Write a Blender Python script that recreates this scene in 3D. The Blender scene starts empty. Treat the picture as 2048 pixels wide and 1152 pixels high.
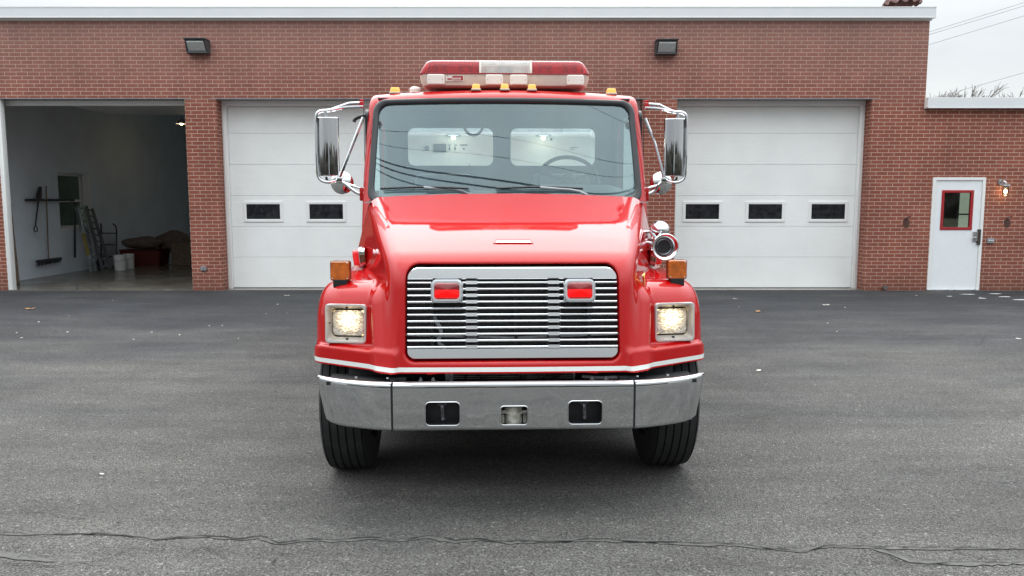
import bpy, bmesh, math, random
import numpy as np
from mathutils import Vector, Matrix
random.seed(7)
R = math.radians
SC = bpy.context.scene
COL = SC.collection

# ------------------------------------------------------------------ camera
CAM_H = 1.75; F = 1580.0; PITCH = R(6.3)
cd = bpy.data.cameras.new("Camera"); cam = bpy.data.objects.new("Camera", cd); COL.objects.link(cam)
cam.location = (0, 0, CAM_H); cam.rotation_euler = (math.pi/2 - PITCH, 0, 0)
cd.sensor_width = 36; cd.lens = F/2048*36; cd.clip_start = 0.05; cd.clip_end = 2000
SC.camera = cam
SC.render.resolution_x = 2048; SC.render.resolution_y = 1152

def ray(px, py):
    v = Vector(((px-1024)/F, 1.0, -(py-576)/F))
    c, s = math.cos(PITCH), math.sin(PITCH)
    return Vector((v.x, v.y*c + v.z*s, -v.y*s + v.z*c))
O = Vector((0, 0, CAM_H))
def hy(px, py, Y): r = ray(px, py); return O + r*(Y/r.y)
def hx(px, py, X): r = ray(px, py); return O + r*(X/r.x)
def hz(px, py, Z=0.0): r = ray(px, py); return O + r*((Z-CAM_H)/r.z)

# ------------------------------------------------------------------ world, sun, exposure
w = bpy.data.worlds.new("World"); SC.world = w; w.use_nodes = True
nt = w.node_tree; nt.nodes.clear()
def N(nt, t, **k):
    n = nt.nodes.new(t)
    for a, b in k.items():
        if a == 'inp':
            for i, v in b.items(): n.inputs[i].default_value = v
        else: setattr(n, a, b)
    return n
SUN_EL, SUN_AZ = 62, 12       # degrees; azimuth from +Y towards -X : the sun stands behind the building's roof
sky = N(nt, 'ShaderNodeTexSky', sky_type='NISHITA', sun_disc=False)
sky.sun_elevation = R(SUN_EL); sky.sun_rotation = R(-SUN_AZ)
sky.air_density = 1.0; sky.dust_density = 4.0; sky.ozone_density = 1.0
geo = N(nt, 'ShaderNodeTexCoord')
mp = N(nt, 'ShaderNodeMapping'); mp.inputs['Scale'].default_value = (1, 1, 2.6)
nz = N(nt, 'ShaderNodeTexNoise', inp={'Scale': 2.2, 'Detail': 6, 'Roughness': .55})
rp = N(nt, 'ShaderNodeValToRGB')
rp.color_ramp.elements[0].position = .30; rp.color_ramp.elements[0].color = (11.3, 12.1, 12.9, 1)
rp.color_ramp.elements[1].position = .72; rp.color_ramp.elements[1].color = (15.5, 16.0, 15.7, 1)
mx = N(nt, 'ShaderNodeMix', data_type='RGBA'); mx.inputs[0].default_value = .88
bg = N(nt, 'ShaderNodeBackground'); bg.inputs[1].default_value = .10
wo = N(nt, 'ShaderNodeOutputWorld')
L = nt.links.new
L(geo.outputs['Generated'], mp.inputs[0]); L(mp.outputs[0], nz.inputs['Vector']); L(nz.outputs['Fac'], rp.inputs[0])
L(sky.outputs[0], mx.inputs[6]); L(rp.outputs[0], mx.inputs[7]); sx = N(nt, 'ShaderNodeSeparateXYZ'); L(geo.outputs['Generated'], sx.inputs[0])
el = N(nt, 'ShaderNodeMapRange', interpolation_type='SMOOTHSTEP', inp={1: .14, 2: .75, 3: .40, 4: 1.85}); L(sx.outputs[2], el.inputs[0])
SD = (-math.sin(R(SUN_AZ))*math.cos(R(SUN_EL)), math.cos(R(SUN_AZ))*math.cos(R(SUN_EL)), math.sin(R(SUN_EL)))
dt = N(nt, 'ShaderNodeVectorMath', operation='DOT_PRODUCT'); dt.inputs[1].default_value = SD; L(geo.outputs['Generated'], dt.inputs[0])
gl = N(nt, 'ShaderNodeMapRange', inp={1: .62, 2: 1.0, 3: 0, 4: .32}); L(dt.outputs['Value'], gl.inputs[0])
sm_ = N(nt, 'ShaderNodeMath', operation='ADD'); L(el.outputs[0], sm_.inputs[0]); L(gl.outputs[0], sm_.inputs[1])
bk = N(nt, 'ShaderNodeMapRange', inp={1: -1, 2: .25, 3: .55, 4: 1.0}); L(sx.outputs[1], bk.inputs[0])
mb_ = N(nt, 'ShaderNodeMath', operation='MULTIPLY'); L(sm_.outputs[0], mb_.inputs[0]); L(bk.outputs[0], mb_.inputs[1])
vs = N(nt, 'ShaderNodeVectorMath', operation='SCALE'); L(mx.outputs[2], vs.inputs[0]); L(mb_.outputs[0], vs.inputs['Scale'])
L(vs.outputs[0], bg.inputs[0]); L(bg.outputs[0], wo.inputs[0])

sd = bpy.data.lights.new("sun", 'SUN'); sd.energy = .5; sd.angle = R(70); sd.color = (1, .97, .92)
so = bpy.data.objects.new("sun", sd); COL.objects.link(so)
dv = Vector((-math.sin(R(SUN_AZ))*math.cos(R(SUN_EL)), math.cos(R(SUN_AZ))*math.cos(R(SUN_EL)), math.sin(R(SUN_EL))))
so.rotation_euler = dv.to_track_quat('Z', 'Y').to_euler()
SC.view_settings.view_transform = 'Standard'; SC.view_settings.look = 'None'
SC.view_settings.exposure = 0.80; SC.view_settings.gamma = 1

# ------------------------------------------------------------------ materials
def pmat(name, col, rough=.5, metal=0, coat=0, coat_rough=.03, var=.0, vscale=8, bump=0, bscale=60, spec=.5, rvar=0, emit=None, estr=0, trans=0, ior=1.45, col2=None, coat_ior=1.5):
    m = bpy.data.materials.new(name); m.use_nodes = True; t = m.node_tree; l = t.links.new
    p = t.nodes['Principled BSDF']
    p.inputs['Base Color'].default_value = (*col, 1); p.inputs['Roughness'].default_value = rough
    p.inputs['Metallic'].default_value = metal; p.inputs['Coat Weight'].default_value = coat
    p.inputs['Coat Roughness'].default_value = coat_rough; p.inputs['Coat IOR'].default_value = coat_ior; p.inputs['Specular IOR Level'].default_value = spec
    p.inputs['Transmission Weight'].default_value = trans; p.inputs['IOR'].default_value = ior
    if emit: p.inputs['Emission Color'].default_value = (*emit, 1); p.inputs['Emission Strength'].default_value = estr
    tc = N(t, 'ShaderNodeTexCoord')
    if var or col2:
        n = N(t, 'ShaderNodeTexNoise', inp={'Scale': vscale, 'Detail': 8, 'Roughness': .6}); l(tc.outputs['Object'], n.inputs['Vector'])
        mx = N(t, 'ShaderNodeMix', data_type='RGBA')
        c2 = col2 or tuple(c*(1-var) for c in col)
        mx.inputs[6].default_value = (*[min(1, c*(1+var*.5)) for c in col], 1); mx.inputs[7].default_value = (*c2, 1)
        mr = N(t, 'ShaderNodeMapRange', inp={1: .35, 2: .65}); l(n.outputs['Fac'], mr.inputs[0]); l(mr.outputs[0], mx.inputs[0])
        l(mx.outputs[2], p.inputs['Base Color'])
    if rvar:
        n = N(t, 'ShaderNodeTexNoise', inp={'Scale': vscale*.7, 'Detail': 6}); l(tc.outputs['Object'], n.inputs['Vector'])
        mr = N(t, 'ShaderNodeMapRange', inp={1: .3, 2: .7, 3: max(0, rough-rvar), 4: rough+rvar}); l(n.outputs['Fac'], mr.inputs[0]); l(mr.outputs[0], p.inputs['Roughness'])
    if bump:
        n = N(t, 'ShaderNodeTexNoise', inp={'Scale': bscale, 'Detail': 4}); l(tc.outputs['Object'], n.inputs['Vector'])
        b = N(t, 'ShaderNodeBump', inp={'Strength': bump, 'Distance': .01}); l(n.outputs['Fac'], b.inputs['Height']); l(b.outputs[0], p.inputs['Normal'])
    return m

def thin_glass(name, tint, refl=1.0, ior=1.5, rough=0.0, dirt=0.0, dirt_col=(.5, .52, .5), gcol=(1, 1, 1)):
    m = bpy.data.materials.new(name); m.use_nodes = True; t = m.node_tree; l = t.links.new; t.nodes.clear()
    o = N(t, 'ShaderNodeOutputMaterial'); tr = N(t, 'ShaderNodeBsdfTransparent'); tr.inputs[0].default_value = (*tint, 1)
    g = N(t, 'ShaderNodeBsdfGlossy', inp={'Roughness': rough}); g.inputs[0].default_value = (*gcol, 1)
    f = N(t, 'ShaderNodeFresnel', inp={'IOR': ior}); ml = N(t, 'ShaderNodeMath', operation='MULTIPLY'); ml.inputs[1].default_value = refl
    ml.use_clamp = True
    s = N(t, 'ShaderNodeMixShader'); l(f.outputs[0], ml.inputs[0]); l(ml.outputs[0], s.inputs[0]); l(tr.outputs[0], s.inputs[1]); l(g.outputs[0], s.inputs[2])
    last = s
    if dirt:
        d = N(t, 'ShaderNodeBsdfDiffuse'); d.inputs[0].default_value = (*dirt_col, 1)
        tc = N(t, 'ShaderNodeTexCoord'); n = N(t, 'ShaderNodeTexNoise', inp={'Scale': 3, 'Detail': 6}); l(tc.outputs['Object'], n.inputs['Vector'])
        mr = N(t, 'ShaderNodeMapRange', inp={1: .3, 2: .8, 3: dirt*.5, 4: dirt*1.5}); l(n.outputs['Fac'], mr.inputs[0])
        s2 = N(t, 'ShaderNodeMixShader'); l(mr.outputs[0], s2.inputs[0]); l(s.outputs[0], s2.inputs[1]); l(d.outputs[0], s2.inputs[2]); last = s2
    l(last.outputs[0], o.inputs[0]); return m

def brick_mat():
    m = bpy.data.materials.new("brick"); m.use_nodes = True; t = m.node_tree; l = t.links.new; p = t.nodes['Principled BSDF']
    tc = N(t, 'ShaderNodeTexCoord'); sp = N(t, 'ShaderNodeSeparateXYZ'); l(tc.outputs['Object'], sp.inputs[0])
    ge = N(t, 'ShaderNodeNewGeometry'); sn = N(t, 'ShaderNodeSeparateXYZ'); l(ge.outputs['Normal'], sn.inputs[0])
    ab = N(t, 'ShaderNodeMath', operation='ABSOLUTE'); l(sn.outputs[0], ab.inputs[0])
    gt = N(t, 'ShaderNodeMath', operation='GREATER_THAN'); gt.inputs[1].default_value = .5; l(ab.outputs[0], gt.inputs[0])
    ym = N(t, 'ShaderNodeMath', operation='ADD'); ym.inputs[1].default_value = .03; l(sp.outputs[1], ym.inputs[0])
    u = N(t, 'ShaderNodeMix', data_type='FLOAT'); l(gt.outputs[0], u.inputs[0]); l(sp.outputs[0], u.inputs[2]); l(ym.outputs[0], u.inputs[3])
    cb = N(t, 'ShaderNodeCombineXYZ'); l(u.outputs[0], cb.inputs[0]); l(sp.outputs[2], cb.inputs[1])
    # the joints wander a little
    wn = N(t, 'ShaderNodeTexNoise', inp={'Scale': 5, 'Detail': 3}); l(tc.outputs['Object'], wn.inputs['Vector'])
    ws = N(t, 'ShaderNodeVectorMath', operation='MULTIPLY_ADD'); ws.inputs[1].default_value = (.006, .006, 0); ws.inputs[2].default_value = (-.003, -.003, 0)
    l(wn.outputs['Color'], ws.inputs[0]); ad = N(t, 'ShaderNodeVectorMath', operation='ADD'); l(cb.outputs[0], ad.inputs[0]); l(ws.outputs[0], ad.inputs[1])
    br = N(t, 'ShaderNodeTexBrick', inp={'Scale': 1, 'Mortar Size': .0052, 'Mortar Smooth': .25, 'Bias': -.1, 'Brick Width': .2196, 'Row Height': .0722})
    br.inputs['Color1'].default_value = (.275, .090, .060, 1); br.inputs['Color2'].default_value = (.228, .073, .049, 1); br.inputs['Mortar'].default_value = (.54, .40, .33, 1)
    l(ad.outputs[0], br.inputs['Vector'])
    n = N(t, 'ShaderNodeTexNoise', inp={'Scale': 1.1, 'Detail': 8, 'Roughness': .65}); l(tc.outputs['Object'], n.inputs['Vector'])
    mr = N(t, 'ShaderNodeMapRange', inp={1: .3, 2: .7, 3: .82, 4: 1.14}); l(n.outputs['Fac'], mr.inputs[0])
    n2 = N(t, 'ShaderNodeTexNoise', inp={'Scale': 55, 'Detail': 4}); l(tc.outputs['Object'], n2.inputs['Vector'])
    mr2 = N(t, 'ShaderNodeMapRange', inp={1: .3, 2: .7, 3: .86, 4: 1.12}); l(n2.outputs['Fac'], mr2.inputs[0])
    mm = N(t, 'ShaderNodeMath', operation='MULTIPLY'); l(mr.outputs[0], mm.inputs[0]); l(mr2.outputs[0], mm.inputs[1])
    hm = N(t, 'ShaderNodeVectorMath', operation='SCALE'); l(br.outputs['Color'], hm.inputs[0]); l(mm.outputs[0], hm.inputs['Scale'])
    # veil of haze painted into the brick colour, paler and greyer with height
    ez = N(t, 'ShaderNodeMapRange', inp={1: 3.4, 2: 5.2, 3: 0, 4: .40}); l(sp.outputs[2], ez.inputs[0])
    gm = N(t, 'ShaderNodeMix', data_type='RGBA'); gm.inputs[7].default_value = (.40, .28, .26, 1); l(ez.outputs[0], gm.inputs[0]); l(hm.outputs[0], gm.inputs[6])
    # splash dirt along the foot of the wall, and faint run-off streaks
    fz = N(t, 'ShaderNodeMapRange', inp={1: .0, 2: .45, 3: .75, 4: 0}); l(sp.outputs[2], fz.inputs[0])
    fn_ = N(t, 'ShaderNodeMath', operation='MULTIPLY'); l(fz.outputs[0], fn_.inputs[0]); l(n.outputs['Fac'], fn_.inputs[1])
    dm = N(t, 'ShaderNodeMix', data_type='RGBA'); dm.inputs[7].default_value = (.10, .06, .045, 1); l(fn_.outputs[0], dm.inputs[0]); l(gm.outputs[2], dm.inputs[6])
    mps = N(t, 'ShaderNodeMapping'); mps.inputs['Scale'].default_value = (2.2, 1, .22); l(tc.outputs['Object'], mps.inputs[0])
    ns = N(t, 'ShaderNodeTexNoise', inp={'Scale': 1.6, 'Detail': 5, 'Roughness': .6}); l(mps.outputs[0], ns.inputs['Vector'])
    ms_ = N(t, 'ShaderNodeMapRange', inp={1: .35, 2: .68, 3: .94, 4: 1.05}); l(ns.outputs['Fac'], ms_.inputs[0])
    vs_ = N(t, 'ShaderNodeVectorMath', operation='SCALE'); l(dm.outputs[2], vs_.inputs[0]); l(ms_.outputs[0], vs_.inputs['Scale'])
    l(vs_.outputs[0], p.inputs['Base Color']); p.inputs['Roughness'].default_value = .85; p.inputs['Specular IOR Level'].default_value = .25
    iv = N(t, 'ShaderNodeMath', operation='SUBTRACT'); iv.inputs[0].default_value = 1; l(br.outputs['Fac'], iv.inputs[1])
    b = N(t, 'ShaderNodeBump', inp={'Strength': .5, 'Distance': .006}); l(iv.outputs[0], b.inputs['Height']); l(b.outputs[0], p.inputs['Normal'])
    return m

def asphalt_mat():
    m = bpy.data.materials.new("asphalt"); m.use_nodes = True; t = m.node_tree; l = t.links.new; p = t.nodes['Principled BSDF']
    tc = N(t, 'ShaderNodeTexCoord'); V = tc.outputs['Object']; sp = N(t, 'ShaderNodeSeparateXYZ'); l(V, sp.inputs[0])
    def noise(s, d=4, r=.5, sc=None):
        n = N(t, 'ShaderNodeTexNoise', inp={'Scale': s, 'Detail': d, 'Roughness': r})
        if sc:
            mpn = N(t, 'ShaderNodeMapping'); mpn.inputs['Scale'].default_value = sc; l(V, mpn.inputs[0]); l(mpn.outputs[0], n.inputs['Vector'])
        else: l(V, n.inputs['Vector'])
        return n.outputs['Fac']
    def mr(x, a, b, c, d):
        n = N(t, 'ShaderNodeMapRange', inp={1: a, 2: b, 3: c, 4: d}); l(x, n.inputs[0]); return n.outputs[0]
    def mul(a, b):
        n = N(t, 'ShaderNodeMath', operation='MULTIPLY'); l(a, n.inputs[0]); l(b, n.inputs[1]); return n.outputs[0]
    vo = N(t, 'ShaderNodeTexVoronoi', inp={'Scale': 150}); l(V, vo.inputs['Vector'])
    sc = N(t, 'ShaderNodeSeparateColor'); l(vo.outputs['Color'], sc.inputs[0])
    vo3 = N(t, 'ShaderNodeTexVoronoi', inp={'Scale': 70}); l(V, vo3.inputs['Vector'])
    sc3 = N(t, 'ShaderNodeSeparateColor'); l(vo3.outputs['Color'], sc3.inputs[0])
    stone = mr(sc.outputs[0], 0, 1, .35, 1.65)
    grain = mr(noise(75, 3, .7), .32, .68, .60, 1.42)
    bright = mul(mr(sc3.outputs[1], .95, 1, 1.0, 2.0), grain)
    # streaks and stains (wider than long, from tyres and run-off), seal-coat plus the wall's painted shade towards the building
    far = mr(sp.outputs[1], 5.5, 12.5, 0, 1)
    wob = mr(noise(.35, 5, .6, (1, 2.5, 1)), .35, .65, -.35, .35)
    fa = N(t, 'ShaderNodeMath', operation='ADD', use_clamp=True); l(far, fa.inputs[0]); l(wob, fa.inputs[1])
    big = mr(noise(.8, 6, .6), .3, .7, .80, 1.20)
    streak = mr(noise(1.4, 6, .65, (.5, 2.4, 1)), .3, .72, .76, 1.22)
    tot = mul(mul(stone, bright), mul(big, streak))
    cm = N(t, 'ShaderNodeMix', data_type='RGBA'); cm.inputs[6].default_value = (.085, .083, .0775, 1); cm.inputs[7].default_value = (.034, .0355, .040, 1)
    l(fa.outputs[0], cm.inputs[0])
    s = N(t, 'ShaderNodeVectorMath', operation='SCALE'); l(cm.outputs[2], s.inputs[0]); l(tot, s.inputs['Scale'])
    # pale scuffs
    sf = mr(noise(3.0, 7, .7, (.35, 2.2, 1)), .62, .74, 0, .42)
    sm = N(t, 'ShaderNodeMix', data_type='RGBA'); sm.inputs[7].default_value = (.20, .20, .19, 1); l(sf, sm.inputs[0]); l(s.outputs[0], sm.inputs[6])
    l(sm.outputs[2], p.inputs['Base Color'])
    p.inputs['Roughness'].default_value = .8; p.inputs['Specular IOR Level'].default_value = .3
    b = N(t, 'ShaderNodeBump', inp={'Strength': 1.0, 'Distance': .008}); l(vo.outputs['Distance'], b.inputs['Height']); l(b.outputs[0], p.inputs['Normal'])
    return m

def hood_mat():
    m = pmat("red_paint_striped", (.39, .0024, .0032), .45, 0, 1.0, .008, spec=.02, coat_ior=1.46); t = m.node_tree; l = t.links.new; p = t.nodes['Principled BSDF']
    tc = N(t, 'ShaderNodeTexCoord'); sp = N(t, 'ShaderNodeSeparateXYZ'); l(tc.outputs['Object'], sp.inputs[0])
    a = N(t, 'ShaderNodeMath', operation='COMPARE'); a.inputs[1].default_value = .812; a.inputs[2].default_value = .0125; l(sp.outputs[2], a.inputs[0])
    mx = N(t, 'ShaderNodeMix', data_type='RGBA'); l(a.outputs[0], mx.inputs[0]); mx.inputs[6].default_value = (.39, .0024, .0032, 1); mx.inputs[7].default_value = (.66, .68, .66, 1)
    l(mx.outputs[2], p.inputs['Base Color'])
    n = N(t, 'ShaderNodeTexNoise', inp={'Scale': 260, 'Detail': 2}); l(tc.outputs['Object'], n.inputs['Vector'])
    b = N(t, 'ShaderNodeBump', inp={'Strength': .02, 'Distance': .002}); l(n.outputs['Fac'], b.inputs['Height']); l(b.outputs[0], p.inputs['Coat Normal'])
    return m

M = dict(
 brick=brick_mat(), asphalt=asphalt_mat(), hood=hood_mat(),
 red=pmat("red_paint", (.39, .0024, .0032), .45, 0, 1.0, .008, spec=.02, coat_ior=1.46),
 chrome=pmat("chrome", (.66, .67, .69), .04, 1, rvar=.02, vscale=5, bump=.012, bscale=7),
 barm=pmat('polished_bar', (.80, .81, .82), .22, 1),
 chrome_dull=pmat("bumper_chrome", (.62, .63, .65), .035, 1, rvar=.02, vscale=4, bump=.012, bscale=4),
 alu=pmat("aluminium", (.50, .51, .52), .3, 1, var=.1, vscale=20, rvar=.08),
 bezel=pmat("headlight_bezel", (.60, .59, .57), .30, .45),
 white=pmat("white_paint", (.80, .81, .80), .45, var=.03, vscale=2, rvar=.08),
 fascia=pmat("fascia_metal", (.74, .77, .79), .4, var=.03, vscale=1.5),
 doorw=pmat("door_panel", (.84, .86, .85), .5, var=.05, vscale=1.1),
 black=pmat("black_plastic", (.012, .012, .014), .45, var=.2, vscale=30),
 dark=pmat("chassis_black", (.012, .012, .013), .7, var=.4, vscale=12),
 rubber=pmat("tyre_rubber", (.022, .022, .023), .75, var=.35, vscale=14, bump=.15, bscale=80),
 gasket=pmat("gasket_rubber", (.02, .022, .026), .35),
 steel=pmat("painted_steel", (.30, .31, .33), .5, var=.25, vscale=8),
 concrete=pmat("concrete", (.15, .135, .115), .22, var=.15, vscale=1.5, rvar=.1),
 inwall=pmat("interior_wall", (.66, .75, .82), .7, var=.08, vscale=1.3),
 inback=pmat("interior_back_wall", (.62, .68, .78), .8, var=.10, vscale=1.2),
 roof=pmat("roof_membrane", (.18, .18, .18), .9, var=.2, vscale=2),
 amber=pmat("amber_lens", (.50, .115, .008), .22, 0, .8, .08, var=.35, vscale=30, bump=.3, bscale=160),
 amber_lit=pmat("amber_lens_lit", (.85, .32, .04), .2, 0, .8, emit=(1, .42, .05), estr=.35, bump=.3, bscale=150),
 redlens=pmat("red_lens", (.62, .012, .018), .15, 0, 1, .03, emit=(1, .02, .02), estr=.12, bump=.25, bscale=150),
 cream=pmat("cream_plastic", (.60, .52, .45), .45, var=.1, vscale=8),
 cream2=pmat("pale_cream_plastic", (.76, .71, .65), .4, var=.06, vscale=9),
 grey=pmat("panel_grey", (.62, .65, .63), .42, var=.05, vscale=5),
 interior=pmat("cab_trim", (.075, .085, .10), .7, var=.2, vscale=6),
 seat=pmat("seat_vinyl", (.10, .11, .13), .6, var=.2, vscale=10),
 gold=pmat("gold_leaf", (.75, .48, .16), .25, .8),
 wood=pmat("wood", (.17, .12, .08), .7, var=.3, vscale=14),
 tan=pmat("tan_canvas", (.17, .13, .11), .9, var=.3, vscale=9, bump=.4, bscale=14),
 redplastic=pmat("red_plastic", (.12, .018, .013), .55, var=.2),
 yellow=pmat("yellow_sticker", (.30, .24, .05), .5),
 bucket=pmat("bucket_plastic", (.72, .73, .72), .4, var=.12, vscale=9),
 tool=pmat("tool_dark", (.03, .03, .035), .6, var=.3),
 bark=pmat("bark", (.22, .20, .19), .9, var=.3, vscale=6),
 rust=pmat("rusty_brown_sheet", (.14, .075, .065), .7, var=.4, vscale=6),
 leaf=pmat("dead_leaf", (.42, .22, .10), .8, var=.4, vscale=60),
 litter=pmat("pale_litter", (.62, .60, .55), .8, var=.2, vscale=40),
 crack=pmat("crack_shadow", (.012, .012, .013), .95),
 seal=pmat("crack_sealer", (.082, .081, .075), .85, var=.3, vscale=22, bump=.2, bscale=50),
 grass=pmat("grass_verge", (.07, .08, .04), .95, var=.5, vscale=.7),
 woods=pmat("far_woods", (.045, .042, .034), .95, var=.5, vscale=1.5),
 siding=pmat("house_siding", (.62, .62, .58), .7, var=.1, vscale=2),
 redframe=pmat("red_frame", (.34, .018, .022), .45),
 wind=thin_glass("windshield_glass", (.66, .82, .84), 2.3, 1.52, dirt=.05, dirt_col=(.45, .60, .70), gcol=(.78, .97, 1.0)),
 redshell=thin_glass("red_shell", (.80, .05, .05), 1.2, 1.5, .02, dirt=.25, dirt_col=(.60, .01, .015)),
 redlit=pmat('lit_red', (.85, .02, .02), .3, emit=(1, .03, .02), estr=.75),
 sideglass=thin_glass('side_glass', (.80, .93, .90), .45, 1.5),
 clear=thin_glass("clear_glass", (.93, .95, .94), 1.4, 1.5),
 lensclear=thin_glass("headlight_glass", (.97, .97, .95), 1.5, 1.5),
 redglass=thin_glass("red_dome", (.75, .045, .06), 1.6, 1.5, .03, dirt=.22, dirt_col=(.85, .06, .08)),
 whiteglass=thin_glass("clear_dome", (.90, .92, .90), 1.6, 1.5, .03, dirt=.24, dirt_col=(.95, .95, .95)),
 darkpane=pmat("dark_window_pane", (.010, .011, .014), .04, 0, .0, spec=.5, bump=.05, bscale=2.5, col2=(.035, .036, .042), var=.2, vscale=9),  # mottled tone painted in for faint reflections and shapes behind the glass
 mirror=pmat("mirror_glass", (.85, .86, .87), .01, 1),
 milky=thin_glass("window_pane", (.62, .72, .66), 1.0, 1.5, dirt=.2, dirt_col=(.3, .36, .32)),
 bulb=pmat("lit_bulb", (1, .8, .5), .3, emit=(1, .72, .38), estr=14),
 glow=pmat("headlight_glow", (1, .9, .7), .3, emit=(1, .86, .58), estr=2.5),
 reflector=pmat("reflector", (.85, .80, .68), .16, 1, bump=.9, bscale=60),
 snow=pmat("salt_residue", (.55, .56, .56), .9, var=.2, vscale=10),
)
# fine horizontal ribs on the overhead doors
t = M['doorw'].node_tree; p = t.nodes['Principled BSDF']
tc = N(t, 'ShaderNodeTexCoord'); wv = N(t, 'ShaderNodeTexWave', wave_type='BANDS', bands_direction='Z', inp={'Scale': 7.0, 'Distortion': 0})
b = N(t, 'ShaderNodeBump', inp={'Strength': .22, 'Distance': .004}); t.links.new(tc.outputs['Object'], wv.inputs['Vector']); t.links.new(wv.outputs['Fac'], b.inputs['Height']); t.links.new(b.outputs[0], p.inputs['Normal'])
# hanging lamp bumps etc. need nothing more

# ------------------------------------------------------------------ mesh helpers
def front(cx, cy, cz, pitch=0, yaw=0):
    """local X -> +x, local Y -> up, local Z -> towards the viewer (-y)"""
    return Matrix.Translation((cx, cy, cz)) @ Matrix.Rotation(yaw, 4, 'Z') @ Matrix.Rotation(pitch, 4, 'X') @ Matrix(((1, 0, 0, 0), (0, 0, -1, 0), (0, 1, 0, 0), (0, 0, 0, 1)))
def rrect(w, h, r, n=5, cx=0, cy=0):
    pts = []
    if not isinstance(r, (tuple, list)): r = (r,)*4
    for i, (sx, sy) in enumerate(((1, 1), (-1, 1), (-1, -1), (1, -1))):
        rr = r[i]; c = (cx+sx*(w/2-rr), cy+sy*(h/2-rr))
        for k in range(n+1):
            a = math.pi/2*(i + k/n); pts.append((c[0]+rr*math.cos(a), c[1]+rr*math.sin(a)))
    return pts

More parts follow.
